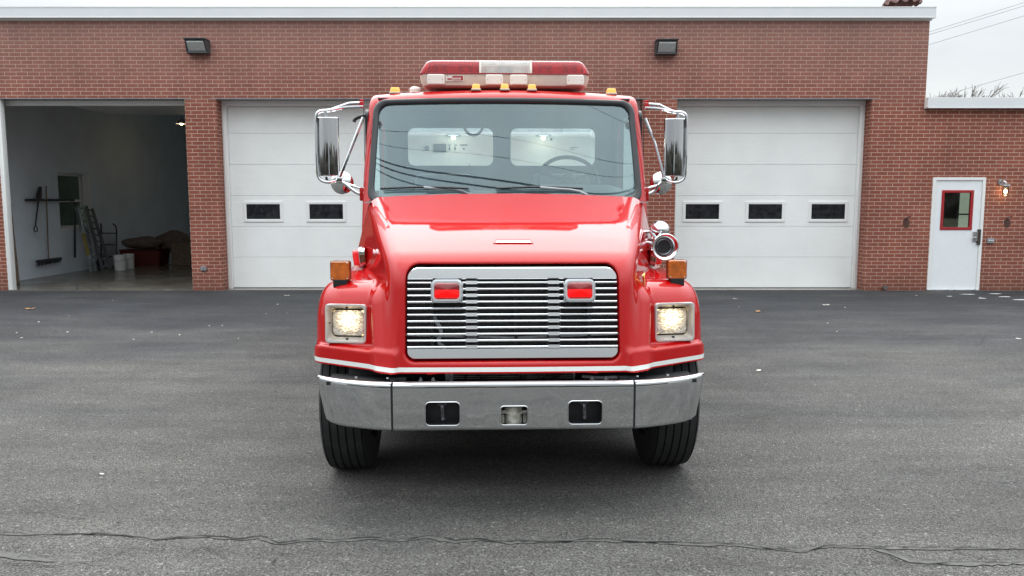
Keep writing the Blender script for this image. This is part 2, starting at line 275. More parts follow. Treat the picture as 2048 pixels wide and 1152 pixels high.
class B:
    def __init__(s): s.bm = bmesh.new()
    def box(s, c, d, rot=None, bev=0, seg=2):
        r = bmesh.ops.create_cube(s.bm, size=1)['verts']
        m = Matrix.Translation(c) @ (rot.to_4x4() if rot else Matrix.Identity(4)) @ Matrix.Diagonal((*d, 1))
        bmesh.ops.transform(s.bm, matrix=m, verts=r)
        if bev:
            es = list({e for v in r for e in v.link_edges}); bmesh.ops.bevel(s.bm, geom=es, offset=bev, segments=seg, affect='EDGES', profile=.5)
        return s
    def b2(s, x0, x1, y0, y1, z0, z1, bev=0): return s.box(((x0+x1)/2, (y0+y1)/2, (z0+z1)/2), (x1-x0, y1-y0, z1-z0), None, bev)
    def cyl(s, p0, p1, r, seg=16, r2=None, cap=True):
        p0, p1 = Vector(p0), Vector(p1); d = p1-p0
        v = bmesh.ops.create_cone(s.bm, cap_ends=cap, segments=seg, radius1=r, radius2=r if r2 is None else r2, depth=d.length)['verts']
        bmesh.ops.transform(s.bm, matrix=Matrix.Translation((p0+p1)/2) @ d.to_track_quat('Z', 'Y').to_matrix().to_4x4(), verts=v); return s
    def tube(s, pts, r, seg=10, closed=False, sub=0):
        P = [Vector(p) for p in pts]
        for _ in range(sub):
            Q = []; n = len(P)
            rng = range(n) if closed else range(n-1)
            if not closed: Q.append(P[0])
            for i in rng:
                a, b = P[i], P[(i+1) % n]; Q += [a.lerp(b, .25), a.lerp(b, .75)]
            if not closed: Q.append(P[-1])
            P = Q
        n = len(P); rings = []; up = None
        for i in range(n):
            a = P[i-1] if (i or closed) else P[i]; b = P[(i+1) % n] if (i < n-1 or closed) else P[i]
            t = (b-a).normalized()
            if up is None: up = t.orthogonal().normalized()
            up = (up - t*up.dot(t)).normalized(); sd_ = t.cross(up)
            rr = r[i*len(r)//n] if isinstance(r, (list, tuple)) else r
            rings.append([s.bm.verts.new(P[i] + (up*math.cos(2*math.pi*k/seg) + sd_*math.sin(2*math.pi*k/seg))*rr) for k in range(seg)])
        for i in range(n if closed else n-1):
            A, Bq = rings[i], rings[(i+1) % n]
            for k in range(seg): s.bm.faces.new((A[k], A[(k+1) % seg], Bq[(k+1) % seg], Bq[k]))
        if not closed: s.bm.faces.new(rings[0][::-1]); s.bm.faces.new(rings[-1])
        return s
    def lathe(s, prof, M4, seg=32):
        rings = []
        for (r, h) in prof:
            rings.append([s.bm.verts.new(M4 @ Vector((r*math.cos(2*math.pi*k/seg), r*math.sin(2*math.pi*k/seg), h))) for k in range(seg)] if r > 1e-5 else [s.bm.verts.new(M4 @ Vector((0, 0, h)))])
        for A, C in zip(rings, rings[1:]):
            for k in range(seg):
                k2 = (k+1) % seg
                if len(A) == 1 and len(C) == 1: continue
                if len(A) == 1: s.bm.faces.new((A[0], C[k2], C[k]))
                elif len(C) == 1: s.bm.faces.new((A[k], A[k2], C[0]))
                else: s.bm.faces.new((A[k], A[k2], C[k2], C[k]))
        return s
    def prism(s, poly, M4, z0, z1, cap0=True, cap1=True, scale1=1.0):
        cx = sum(p[0] for p in poly)/len(poly); cy = sum(p[1] for p in poly)/len(poly)
        a = [s.bm.verts.new(M4 @ Vector((x, y, z0))) for x, y in poly]
        c = [s.bm.verts.new(M4 @ Vector((cx+(x-cx)*scale1, cy+(y-cy)*scale1, z1))) for x, y in poly]
        n = len(poly)
        for i in range(n): s.bm.faces.new((a[i], a[(i+1) % n], c[(i+1) % n], c[i]))
        if cap0: s.bm.faces.new(a[::-1])
        if cap1: s.bm.faces.new(c)
        return s
    def loops(s, ls, closed_ends=(False, False)):
        """ls: list of loops (same length) of 3d points, skinned in order"""
        V = [[s.bm.verts.new(p) for p in l_] for l_ in ls]; n = len(V[0])
        for A, C in zip(V, V[1:]):
            for i in range(n): s.bm.faces.new((A[i], A[(i+1) % n], C[(i+1) % n], C[i]))
        if closed_ends[0]: s.bm.faces.new(V[0][::-1])
        if closed_ends[1]: s.bm.faces.new(V[-1])
        return s
    def ring(s, outer, inner, M4, z0, z1, bev=.0):
        """frame between two loops; front at z1, with small bevel"""
        def lp(poly, z): return [M4 @ Vector((x, y, z)) for x, y in poly]
        def mixp(a, b_, f): return [(x0+(x1-x0)*f, y0+(y1-y0)*f) for (x0, y0), (x1, y1) in zip(a, b_)]
        f = .18
        return s.loops([lp(outer, z0), lp(outer, z1-bev), lp(mixp(outer, inner, f), z1), lp(mixp(outer, inner, 1-f), z1), lp(inner, z1-bev), lp(inner, z0), lp(outer, z0)])
    def grid(s, fn, nu, nv):
        V = [[s.bm.verts.new(fn(i/nu, j/nv)) for j in range(nv+1)] for i in range(nu+1)]
        for i in range(nu):
            for j in range(nv): s.bm.faces.new((V[i][j], V[i+1][j], V[i+1][j+1], V[i][j+1]))
        return s
    def sphere(s, c, r, u=20, v=12, sc=(1, 1, 1)):
        q = bmesh.ops.create_uvsphere(s.bm, u_segments=u, v_segments=v, radius=r)['verts']
        bmesh.ops.transform(s.bm, matrix=Matrix.Translation(c) @ Matrix.Diagonal((*sc, 1)), verts=q); return s
    def mirror_x(s):
        g = list(s.bm.verts)+list(s.bm.edges)+list(s.bm.faces)
        d = bmesh.ops.duplicate(s.bm, geom=g)['geom']; vs = [v for v in d if isinstance(v, bmesh.types.BMVert)]
        for v in vs: v.co.x *= -1
        bmesh.ops.reverse_faces(s.bm, faces=[f for f in d if isinstance(f, bmesh.types.BMFace)]); return s
    def out(s, name, mat, parent=None, angle=35, recalc=True, smooth=True, wn=True):
        if recalc: bmesh.ops.recalc_face_normals(s.bm, faces=s.bm.faces)
        me = bpy.data.meshes.new(name); s.bm.to_mesh(me); s.bm.free()
        if smooth:
            me.polygons.foreach_set('use_smooth', [True]*len(me.polygons)); me.set_sharp_from_angle(angle=R(angle))
        me.materials.append(M[mat] if isinstance(mat, str) else mat)
        o = bpy.data.objects.new(name, me); COL.objects.link(o); o.parent = parent
        if smooth and wn and len(me.polygons) < 4000:
            md = o.modifiers.new('weighted', 'WEIGHTED_NORMAL'); md.keep_sharp = True
        return o

def tag(o, label=None, cat=None, group=None, kind=None):
    if label: o['label'] = label
    if cat: o['category'] = cat
    if group: o['group'] = group
    if kind: o['kind'] = kind
    return o
def split_loose(o):
    bm = bmesh.new(); bm.from_mesh(o.data); bm.verts.ensure_lookup_table(); seen = set(); isl = []
    for v in bm.verts:
        if v.index in seen: continue
        st = [v]; seen.add(v.index); cur = []
        while st:
            q = st.pop(); cur.append(q.index)
            for e in q.link_edges:
                n = e.other_vert(q)
                if n.index not in seen: seen.add(n.index); st.append(n)
        isl.append(set(cur))
    bm.free()
    for k in range(len(isl)):
        b2 = bmesh.new(); b2.from_mesh(o.data); b2.verts.ensure_lookup_table()
        bmesh.ops.delete(b2, geom=[v for v in b2.verts if v.index not in isl[k]], context='VERTS')
        me = o.data.copy(); b2.to_mesh(me); b2.free(); me.name = o.name
        n = bpy.data.objects.new(o.name.split('.')[0], me); COL.objects.link(n); n.parent = o.parent
        for key in o.keys(): n[key] = o[key]
    bpy.data.objects.remove(o)
def empty(name, loc=(0, 0, 0), rz=0, **k):
    o = bpy.data.objects.new(name, None); COL.objects.link(o); o.location = loc; o.rotation_euler = (0, 0, rz); o.empty_display_size = .2
    return tag(o, **k)
def copy_tree(o, parent=None):
    c = o.copy(); COL.objects.link(c); c.parent = parent
    for ch in [x for x in bpy.data.objects if x.parent == o]: copy_tree(ch, c)
    return c
def text(name, body, size, M4, mat, parent, depth=.0006, bold=0):
    cu = bpy.data.curves.new(name, 'FONT'); cu.body = body; cu.size = size; cu.extrude = depth; cu.align_x = 'CENTER'; cu.align_y = 'CENTER'; cu.offset = bold
    tmp = bpy.data.objects.new(name+'_t', cu); COL.objects.link(tmp)
    bpy.context.view_layer.update()
    me = bpy.data.meshes.new_from_object(tmp.evaluated_get(bpy.context.evaluated_depsgraph_get())); bpy.data.objects.remove(tmp)
    me.transform(M4); me.materials.clear(); me.materials.append(M[mat]); me.name = name
    o = bpy.data.objects.new(name, me); COL.objects.link(o); o.parent = parent; return o
def boolean_cut(o, cutter):
    md = o.modifiers.new('cut', 'BOOLEAN'); md.operation = 'DIFFERENCE'; md.object = cutter; md.solver = 'EXACT'
    bpy.context.view_layer.update()
    me = bpy.data.meshes.new_from_object(o.evaluated_get(bpy.context.evaluated_depsgraph_get()))
    o.modifiers.clear(); o.data = me; me.polygons.foreach_set('use_smooth', [True]*len(me.polygons)); me.set_sharp_from_angle(angle=R(35)); bpy.data.objects.remove(cutter)

# ---- implicit surfaces meshed on a grid (used for the pressed hood and cab)
def smax(a, b, k):
    h = np.maximum(k-np.abs(a-b), 0)/k; return np.maximum(a, b)+h*h*k*.25
def smin(a, b, k): return -smax(-a, -b, k)
def implicit(name, f, lo, hi, h, mat, parent):
    ns = [int(round((hi[i]-lo[i])/h))+1 for i in range(3)]
    ax = [np.linspace(lo[i], lo[i]+h*(ns[i]-1), ns[i], dtype=np.float32) for i in range(3)]
    X, Y, Z = np.meshgrid(*ax, indexing='ij'); D = f(X, Y, Z).astype(np.float32); del X, Y, Z
    S = D < 0; nx, ny, nz_ = ns
    cnt = np.zeros((nx-1, ny-1, nz_-1), np.int8)
    for a in (0, 1):
        for b_ in (0, 1):
            for c in (0, 1): cnt += S[a:nx-1+a, b_:ny-1+b_, c:nz_-1+c]
    act = np.argwhere((cnt > 0) & (cnt < 8)); idx = -np.ones(cnt.shape, np.int64); idx[tuple(act.T)] = np.arange(len(act))
    acc = np.zeros((len(act), 3)); num = np.zeros(len(act))
    for axis in range(3):
        o1, o2 = [i for i in range(3) if i != axis]
        for a in (0, 1):
            for b_ in (0, 1):
                off = np.zeros(3, int); off[o1] = a; off[o2] = b_
                p0 = act+off; p1 = p0.copy(); p1[:, axis] += 1
                d0 = D[tuple(p0.T)]; d1 = D[tuple(p1.T)]; m = (d0 < 0) != (d1 < 0)
                t = np.where(m, d0/(d0-d1+1e-12), 0); q = off+0.0*acc; q[:, axis] += t
                acc += q*m[:, None]; num += m
    P = np.array(lo)+(act+acc/num[:, None])*h
    faces = []
    for axis in range(3):
        o1, o2 = [i for i in range(3) if i != axis]
        sl0 = [slice(None)]*3; sl1 = [slice(None)]*3; sl0[axis] = slice(0, -1); sl1[axis] = slice(1, None)
        E = S[tuple(sl0)] != S[tuple(sl1)]; e = np.argwhere(E)
        ok = (e[:, o1] > 0) & (e[:, o2] > 0) & (e[:, o1] < ns[o1]-1) & (e[:, o2] < ns[o2]-1); e = e[ok]
        def cell(d1, d2):
            q = e.copy(); q[:, o1] -= d1; q[:, o2] -= d2; return idx[tuple(q.T)]
        quad = np.stack([cell(1, 1), cell(0, 1), cell(0, 0), cell(1, 0)], 1)
        inside = S[tuple(e.T)]; flip = inside if axis != 1 else ~inside
        quad[~flip] = quad[~flip][:, ::-1]; faces.append(quad)
    Q = np.concatenate(faces)
    def grad(P_):
        e_ = 5e-4; g = np.zeros_like(P_)
        for i in range(3):
            q = P_.copy(); q[:, i] += e_; r_ = P_.copy(); r_[:, i] -= e_
            g[:, i] = (f(q[:, 0], q[:, 1], q[:, 2])-f(r_[:, 0], r_[:, 1], r_[:, 2]))/(2*e_)
        return g
    for _ in range(3):
        g = grad(P); d = f(P[:, 0], P[:, 1], P[:, 2]); st = (d/np.maximum((g*g).sum(1), .05))[:, None]*g
        P = P-np.clip(st, -h, h)
    g = grad(P); g /= np.maximum(np.linalg.norm(g, axis=1), 1e-6)[:, None]
    me = bpy.data.meshes.new(name); me.vertices.add(len(P)); me.vertices.foreach_set('co', P.astype(np.float32).ravel())
    me.loops.add(len(Q)*4); me.loops.foreach_set('vertex_index', Q.astype(np.int32).ravel())
    me.polygons.add(len(Q)); me.polygons.foreach_set('loop_start', np.arange(0, len(Q)*4, 4, dtype=np.int32))
    me.update(calc_edges=True); me.validate()
    me.polygons.foreach_set('use_smooth', [True]*len(me.polygons))
    me.normals_split_custom_set_from_vertices(g.tolist())
    me.materials.append(M[mat]); o = bpy.data.objects.new(name, me); COL.objects.link(o); o.parent = parent; return o

exec_order = []
# ================================================================== GROUND
def build_ground():
    b = B(); b.b2(-400, 400, -400, 400, -.5, -.012); tag(b.out('grass_ground', 'grass'), kind='structure')
    b = B(); b.b2(-30, 30, -26, 15.4, -.3, 0); tag(b.out('asphalt_ground', 'asphalt'), kind='structure')
    # main transverse crack with its worn sealer, and its branches
    def ribbon(b, pts, w0, w1, z, jit=.006):
        P = []
        for (a, c) in zip(pts, pts[1:]):
            n = max(2, int((c-a).length/.035))
            for k in range(n): P.append(a.lerp(c, k/n))
        P.append(pts[-1]); L_ = []
        off = 0
        for i, p_ in enumerate(P):
            off = off*.7+random.uniform(-jit, jit)
            t = (P[min(i+1, len(P)-1)]-P[max(i-1, 0)]).normalized(); n = Vector((-t.y, t.x, 0)); f = math.sin(math.pi*min(1, max(0, i/(len(P)-1))))**.4
            w_ = (w0+(w1-w0)*random.random())*max(f, .08); c = p_+n*off
            L_.append((b.bm.verts.new((c.x+n.x*w_, c.y+n.y*w_, z)), b.bm.verts.new((c.x-n.x*w_, c.y-n.y*w_, z))))
        for A, C in zip(L_, L_[1:]): b.bm.faces.new((A[0], A[1], C[1], C[0]))
    px = lambda *a: [hz(x, y) for x, y in a]
    main = [(-60, 1064), (60, 1070), (150, 1067), (250, 1070), (312, 1078), (420, 1074), (480, 1080), (520, 1075), (560, 1086), (620, 1080), (665, 1083), (740, 1077), (790, 1083), (860, 1074), (910, 1084), (960, 1079), (1020, 1086), (1090, 1083), (1180, 1081), (1290, 1084), (1400, 1091), (1440, 1089), (1500, 1094), (1600, 1104), (1660, 1092), (1760, 1096), (1900, 1099), (2110, 1099)]
    b = B(); ribbon(b, px(*main), .008, .022, .004, .006)
    ribbon(b, px((1740, 1098), (1780, 1108), (1820, 1124), (1900, 1128), (2110, 1124)), .008, .03, .0045)
    ribbon(b, px((-60, 1105), (20, 1110), (110, 1124)), .02, .05, .0045)
    tag(b.out('crack_sealer', 'seal', recalc=False), kind='structure')
    b = B(); ribbon(b, px(*main), .0012, .0068, .008, .010)
    for br in ([(318, 1078), (300, 1095), (270, 1098), (240, 1108), (215, 1122), (170, 1126), (100, 1134), (20, 1130), (-50, 1128)],
               [(245, 1040), (225, 1055), (205, 1068)], [(30, 1120), (40, 1112), (66, 1120)], [(200, 1066), (180, 1070), (215, 1064)],
               [(330, 1115), (365, 1118), (400, 1097), (450, 1112)], [(560, 1112), (545, 1125), (530, 1140)], [(545, 1110), (580, 1112)],
               [(1690, 1092), (1740, 1100), (1780, 1112), (1800, 1126), (1830, 1130), (1900, 1128), (1960, 1126), (2080, 1128)], [(1890, 1098), (1925, 1108), (1965, 1120), (2010, 1126)],
               [(1730, 1124), (1790, 1128), (1840, 1140)], [(1895, 958), (1930, 962), (1980, 968), (2048, 964)], [(1680, 696), (1700, 704), (1735, 709), (1800, 708), (1860, 709)],
               [(1560, 667), (1600, 664), (1625, 671)], [(1640, 668), (1700, 664)], [(1120, 1070), (1135, 1068), (1130, 1076), (1124, 1072)], [(640, 1098), (610, 1104)],
               [(0, 1031), (90, 1026), (140, 1036), (190, 1040)], [(60, 1085), (30, 1100), (50, 1096)], [(0, 689), (70, 690), (130, 690), (190, 691)],
               [(1870, 645), (1960, 650), (2040, 646)], [(1500, 780), (1590, 786), (1700, 784)], [(1940, 700), (1960, 690), (1975, 668)]):
        ribbon(b, px(*br), .0006, .0040, .008, .008)
    tag(b.out('asphalt_crack', 'crack', recalc=False), kind='structure')
    # leaves and litter
    def leaf(pxy, s, mat, name, lab, cat, group=None, curl=.3):
        c = hz(*pxy); b = B(); rot = random.uniform(0, 6.28)
        def fn(u, v):
            x = (u-.5)*2; wv_ = math.sin(math.pi*u)**.6*(.5+.12*math.sin(9*u)); y = (v-.5)*2*wv_
            z = .012+curl*s*(x*x*.6+y*y*.9)+.05*s*math.sin(7*x+3*y)
            return Vector((c.x+s*(x*math.cos(rot)-y*math.sin(rot)), c.y+s*(x*math.sin(rot)+y*math.cos(rot)), z))
        b.grid(fn, 8, 5); o = b.out(name, mat, recalc=False); tag(o, lab, cat, group); return o
    leaf((61, 619), .085, 'leaf', 'fallen_leaf', 'curled orange-brown dead leaf lying on the asphalt before the open bay', 'leaf')
    leaf((1516, 624), .075, 'leaf', 'fallen_leaf', 'flat tan leaf on the asphalt right of the truck, before the rightmost bay door', 'leaf', curl=.1)
    leaf((1652, 611), .07, 'litter', 'fallen_leaf', 'pale leaf on the asphalt before the right corner of the rightmost closed bay door', 'leaf', curl=.1)
    leaf((1517, 743), .040, 'litter', 'paper_scrap', 'small white scrap on the asphalt right of the truck, level with its bumper', 'litter', curl=.15)
    leaf((2037, 679), .04, 'litter', 'paper_scrap', 'small white scrap on the asphalt at the far right edge of the lot', 'litter', curl=.1)
    leaf((574, 592), .06, 'litter', 'fallen_leaf', 'pale leaf near the closed bay door left of the truck', 'leaf', curl=.1)
    leaf((1470, 599), .04, 'litter', 'pebble_litter', 'pale bit of litter close to the left half of the rightmost bay door', 'litter', curl=.4)
    leaf((204, 951), .018, 'litter', 'paper_scrap', 'tiny white chip on the asphalt at the lower left', 'litter', curl=.1)
    b = B()
    for _ in range(38):
        c = hz(random.uniform(20, 2040), random.uniform(588, 680)); r = random.uniform(.005, .014)
        if abs(c.x) < 1.4: continue
        b.box((c.x, c.y, r*.25), (r*2.2, r*1.3, r*.5), Matrix.Rotation(random.uniform(0, 3), 3, 'Z'))
    tag(b.out('grit', 'litter'), 'pale grit and chips scattered over the asphalt before the bays', 'grit', kind='stuff')
    b = B()
    for (x, y, sx) in ((2010, 594, .28), (1965, 597, .16), (2040, 600, .3), (1900, 593, .12), (1935, 589, .35), (1990, 588, .3)):
        c = hz(x, y); sx *= .5; pts = []
        for k in range(18):
            a = 2*math.pi*k/18; q = random.uniform(.6, 1.1); pts.append(b.bm.verts.new((c.x+sx*q*math.cos(a), c.y+.05*q*math.sin(a), .005)))
        b.bm.faces.new(pts)
    tag(b.out('road_salt', 'snow', recalc=False), 'thin white salt residue along the foot of the low wing by the side door', 'salt', kind='stuff')
build_ground()

# ================================================================== BUILDING
WY = 15.4
def build_station():
    st = empty('fire_station', (0, WY, 0), label='long red brick fire station with four white-framed vehicle bays and a lower side wing', cat='building')
    st.location = (0, 0, 0)
    X0, X1 = -24.0, 7.9
    bays = [(-9.87, -6.26), (-5.66, -1.92), (-1.26, 2.50), (3.16, 6.88)]
    HB = 3.70
    b = B()
    xs = [X0]+[v for q in bays for v in q]+[X1]
    for i in range(0, len(xs), 2):
        if i == 0: b.b2(xs[0], xs[1], WY, WY+.12, 0, HB)
        else: b.b2(xs[i], xs[i+1], WY, WY+.35, 0, HB)
    b.b2(X0, X1, WY-.0005, WY+.35, HB+.0005, 5.2)
    b.b2(X1-.3, X1, WY+.352, 29.0, 0, 5.2)                # side wall above the wing
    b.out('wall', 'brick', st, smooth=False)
    # lower wing wall with the door opening
    b = B(); DX0, DX1, DH = 8.13, 9.15, 2.20
    b.b2(X1+.001, DX0, WY, WY+.3, 0, 3.55); b.b2(DX1, 20, WY, WY+.3, 0, 3.55); b.b2(DX0+.0005, DX1-.0005, WY, WY+.3, DH, 3.55)
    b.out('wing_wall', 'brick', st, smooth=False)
    # soldier lintels: thin steel angle over each bay
    b = B()
    for (a, c) in bays: b.b2(a-.12, c+.12, WY-.004, WY+.34, HB-.014, HB-.001)
    b.out('lintel', 'steel', st)
    b = B(); b.b2(X0, X1+.06, WY-.10, WY+.45, 5.17, 5.365); b.b2(X0, X1+.03, WY-.02, WY+.3, 5.135, 5.169)
    b.out('fascia', 'fascia', st)
    b = B(); b.b2(X0, X1+.066, WY-.106, WY+.46, 5.166, 5.186); b.b2(X0, X1+.066, WY-.106, WY+.46, 5.352, 5.369); b.out('fascia_trim', 'white', st)
    b = B(); b.b2(X1-.01, 20, WY-.12, WY+.4, 3.505, 3.70, .004); b.out('fascia', 'fascia', st)
    b = B(); b.b2(X1-.014, 20, WY-.126, WY+.41, 3.50, 3.516); b.b2(X1-.014, X1+.0, WY-.126, WY+.3, 3.50, 3.702); b.out('fascia_trim', 'white', st)
    b = B(); b.b2(X0, X1, WY+.35, 29, 5.0, 5.15); b.b2(X1, 20, WY+.3, 27, 3.40, 3.6); b.out('roof', 'roof', st)
    # shell of the rooms
    b = B(); b.b2(-11.1, -10.8, WY+.12, 18.95, 0, 5); b.b2(-11.1, -10.8, 20.35, 28.6, 0, 5); b.b2(-11.1, -10.8, 18.95, 20.35, 0, 1.08); b.b2(-11.1, -10.8, 18.95, 20.35, 2.42, 5)
    b.b2(-10.8, -9.87, WY+.121, WY+.16, 0, 4.6)
    b.out('side_wall', 'inwall', st, smooth=False)
    b = B(); b.b2(-11.1, -4.0, 28.3, 28.6, 0, 5); b.b2(3, 7.6, 28.3, 28.6, 0, 5); b.b2(-4.0, 3, 28.3, 28.6, 3.6, 5); b.b2(-11.1, 7.6, WY+.36, 28.3, 4.7, 4.9)  # unseen opening added in the rear wall to let sky light into the bay
    b.out('rear_wall', 'inback', st, smooth=False)
    b = B(); b.b2(-10.8, 7.6, WY+.004, 28.3, -.2, .012); b.out('bay_floor', 'concrete', st)
    b = B(); b.b2(-9.87, -6.26, WY-.06, WY+.02, -.05, .016); b.out('threshold', 'concrete', st)
    # room behind the wing
    b = B(); b.b2(X1, 20, WY+3.5, WY+3.6, 0, 3.4); b.out('partition', 'inback', st)
    # window in the interior side wall
    wn = B(); wn.b2(-11.06, -10.98, 18.95, 20.35, 1.08, 1.14); wn.b2(-11.06, -10.98, 18.95, 20.35, 2.36, 2.42); wn.b2(-11.06, -10.98, 18.95, 19.02, 1.08, 2.42); wn.b2(-11.06, -10.98, 20.28, 20.35, 1.08, 2.42)
    wn.b2(-11.05, -10.97, 19.02, 20.28, 1.72, 1.78)
    wf = wn.out('window', 'white', st)
    b = B(); b.b2(-11.035, -11.03, 19.0, 20.3, 1.1, 2.4); b.out('pane', 'milky', wf)
    b = B(); b.b2(-10.95, -10.79, 20.30, 20.36, 1.04, 2.46); b.b2(-10.95, -10.78, 18.9, 20.4, 1.05, 1.083); b.out('window_reveal', 'white', wf)
    # jambs
    def jamb(x0, x1, y0, y1):
        b = B(); b.b2(x0, x1, y0, y1, 0, HB-.02, .004); b.b2(x0+.025*(1 if x0 < 0 else 1), x0+.033, y0-.008, y0, 0.02, HB-.03)
        return b.out('door_jamb', 'white', st)
    jamb(-9.868, -9.79, WY-.012, WY+.125); jamb(-6.34, -6.262, WY+.30, WY+.42)
    for (a, c) in bays[1:]: jamb(a+.002, a+.085, WY+.27, WY+.36); jamb(c-.085, c-.002, WY+.27, WY+.36)
    # header trims
    for i, (a, c) in enumerate(bays):
        b = B(); b.b2(a+.003, c-.003, WY+.26, WY+.35, HB-.11, HB-.016); b.out('door_header', 'white', st)
    # closed sectional doors
    def door(a, c, wx):
        d = empty('garage_door', (0, 0, 0)); d.parent = st
        z = .02; n = 6; hh = (HB-.02-z)/n; y0 = WY+.37
        for i in range(n):
            b = B(); b.b2(a-.03, c+.03, y0, y0+.05, z+i*hh+.002, z+(i+1)*hh-.002, .003); b.out('door_section', 'doorw', d)
        b = B(); b.b2(a, c, y0+.02, y0+.06, z, HB-.03); b.out('backing', 'doorw', d)
        b = B(); b.b2(a, c, y0-.004, y0+.04, .0, .022); b.out('bottom_seal', 'black', d)
        for x in wx:
            b = B(); Mx = front(x, y0, 1.535); b.ring(rrect(.79, .42, .018), rrect(.665, .295, .006), Mx, 0, .016, .006); wf_ = b.out('window', 'white', d)
            b = B(); b.prism(rrect(.68, .31, .006), Mx, .0, .006); b.out('pane', 'darkpane', wf_)
    door(*bays[1], (-4.94, -3.69, -2.44)); door(*bays[2], (-.63, .62, 1.87)); door(*bays[3], (3.78, 5.03, 6.28))
    # raised door of the open bay, lying under the ceiling
    d = empty('garage_door', (0, 0, 0)); d.parent = st; d['label'] = 'raised door stored overhead inside the open bay'
    for i in range(6):
        b = B(); b.b2(-9.9, -6.2, WY+.75+i*.61, WY+.75+i*.61+.6, 3.86, 3.91, .004); b.out('door_section', 'doorw', d)
    # side door
    sdr = empty('side_door', (0, 0, 0)); sdr.parent = st
    b = B(); Mf = front((DX0+DX1)/2, WY, 0)
    b.b2(DX0, DX0+.055, WY-.02, WY+.14, 0, DH); b.b2(DX1-.055, DX1, WY-.02, WY+.14, 0, DH); b.b2(DX0+.055, DX1-.055, WY-.02, WY+.14, DH-.055, DH)
    b.b2(DX0+.055, DX0+.075, WY-.012, WY+.14, 0, DH-.055); b.out('door_frame', 'white', sdr)
    wx0, wx1, wz0, wz1 = 8.335, 8.925, 1.20, 1.94
    b = B(); y0, y1 = WY+.0, WY+.045; a, c = DX0+.082, DX1-.06
    b.b2(a, wx0, y0, y1, .02, DH-.06); b.b2(wx1, c, y0, y1, .02, DH-.06); b.b2(wx0, wx1, y0, y1, .02, wz0); b.b2(wx0, wx1, y0, y1, wz1, DH-.06)
    b.out('door_leaf', pmat("steel_door_paint", (.80, .83, .86), .4, var=.02), sdr)
    b = B(); Mw = front((wx0+wx1)/2, y0, (wz0+wz1)/2); b.ring(rrect(wx1-wx0+.03, wz1-wz0+.03, .004), rrect(wx1-wx0-.075, wz1-wz0-.075, .003), Mw, -.045, .012, .004); b.out('window_frame', 'redframe', sdr)
    b = B(); b.prism(rrect(wx1-wx0-.05, wz1-wz0-.05, .002), Mw, -.02, -.012); b.out('pane', 'clear', sdr)
    # window of the far side of the wing room, seen through the pane
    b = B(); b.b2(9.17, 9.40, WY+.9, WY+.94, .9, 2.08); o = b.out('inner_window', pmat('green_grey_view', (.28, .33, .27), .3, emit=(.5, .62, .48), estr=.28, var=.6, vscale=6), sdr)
    b = B(); b.b2(9.40, 9.47, WY+.88, WY+.94, .9, 2.08); b.b2(9.12, 9.17, WY+.88, WY+.93, .88, 2.10); b.b2(9.17, 9.40, WY+.88, WY+.9, 1.46, 1.49); b.b2(9.12, 9.48, WY+.88, WY+.9, 2.08, 2.13); b.out('inner_window_frame', 'steel', sdr)
    b = B(); xh = DX1-.10
    b.b2(xh-.0, xh+.06, WY-.035, WY-.001, .90, 1.20, .005); b.out('lock_plate', pmat('dark_bronze', (.10, .085, .08), .4, .7), sdr)
    b = B(); b.b2(xh-.085, xh+.02, WY-.03, WY-.001, .965, 1.155, .008); b.cyl((xh-.035, WY-.001, 1.04), (xh-.035, WY-.06, 1.04), .016); b.tube([(xh-.035, WY-.055, 1.04), (xh-.08, WY-.06, 1.04), (xh-.125, WY-.055, 1.045)], .010); b.out('door_handle', 'alu', sdr)
    b = B(); b.b2(DX0, DX1, WY-.06, WY+.1, .0005, .018, .003); b.out('door_sill', 'alu', sdr)
    # masonry anchor plate of weathered mortar at pier feet
    return st
build_station()

def floodlight(px, py, lab):
    c = hy(px, py, WY)
    o = empty('floodlight', (c.x, WY, c.z), label=lab, cat='floodlight', group='floodlights high on the brick wall')
    # sheared housing: wedge
    Wd, Hh = .36, .22
    P = [(-Wd/2, 0, -Hh/2), (Wd/2, 0, -Hh/2), (Wd/2, 0, Hh/2), (-Wd/2, 0, Hh/2)]
    b = B()
    b.loops([[Vector((x, 0, z)) for x, z in ((-.20, -.12), (.20, -.12), (.20, .12), (-.20, .12))],
             [Vector((x, -.13, z)) for x, z in ((-.20, -.13), (.20, -.13), (.195, .12), (-.195, .12))],
             [Vector((x, y, z)) for x, y, z in ((-.195, -.155, -.115), (.195, -.155, -.115), (.185, -.27, .115), (-.185, -.27, .115))],
             [Vector((x, y, z)) for x, y, z in ((-.165, -.148, -.085), (.165, -.148, -.085), (.16, -.25, .085), (-.16, -.25, .085))]], (True, True))
    b.box((0, -.16, .126), (.41, .27, .018), None, .004)
    b.out('housing', pmat('bronze_housing', (.075, .078, .088), .5, .3, var=.2), o)
    b = B(); b.loops([[Vector(q) for q in ((-.163, -.149, -.083), (.163, -.149, -.083), (.158, -.252, .083), (-.158, -.252, .083))],
                      [Vector(q) for q in ((-.15, -.168, -.07), (.15, -.168, -.07), (.145, -.262, .06), (-.145, -.262, .06))]], (False, True))
    b.out('lens', pmat('frosted_lens', (.50, .54, .53), .2, var=.15, vscale=25, bump=.3, bscale=120), o)
    b = B(); b.cyl((.02, -.06, .12), (.02, -.06, .165), .018); b.sphere((.02, -.06, .165), .02, 10, 6); b.out('photocell', 'cream2', o)
    return o
floodlight(400, 96, 'boxy floodlight high on the brick above the open bay and its pier')
floodlight(1330, 98, 'boxy floodlight high on the brick right of the fire truck')

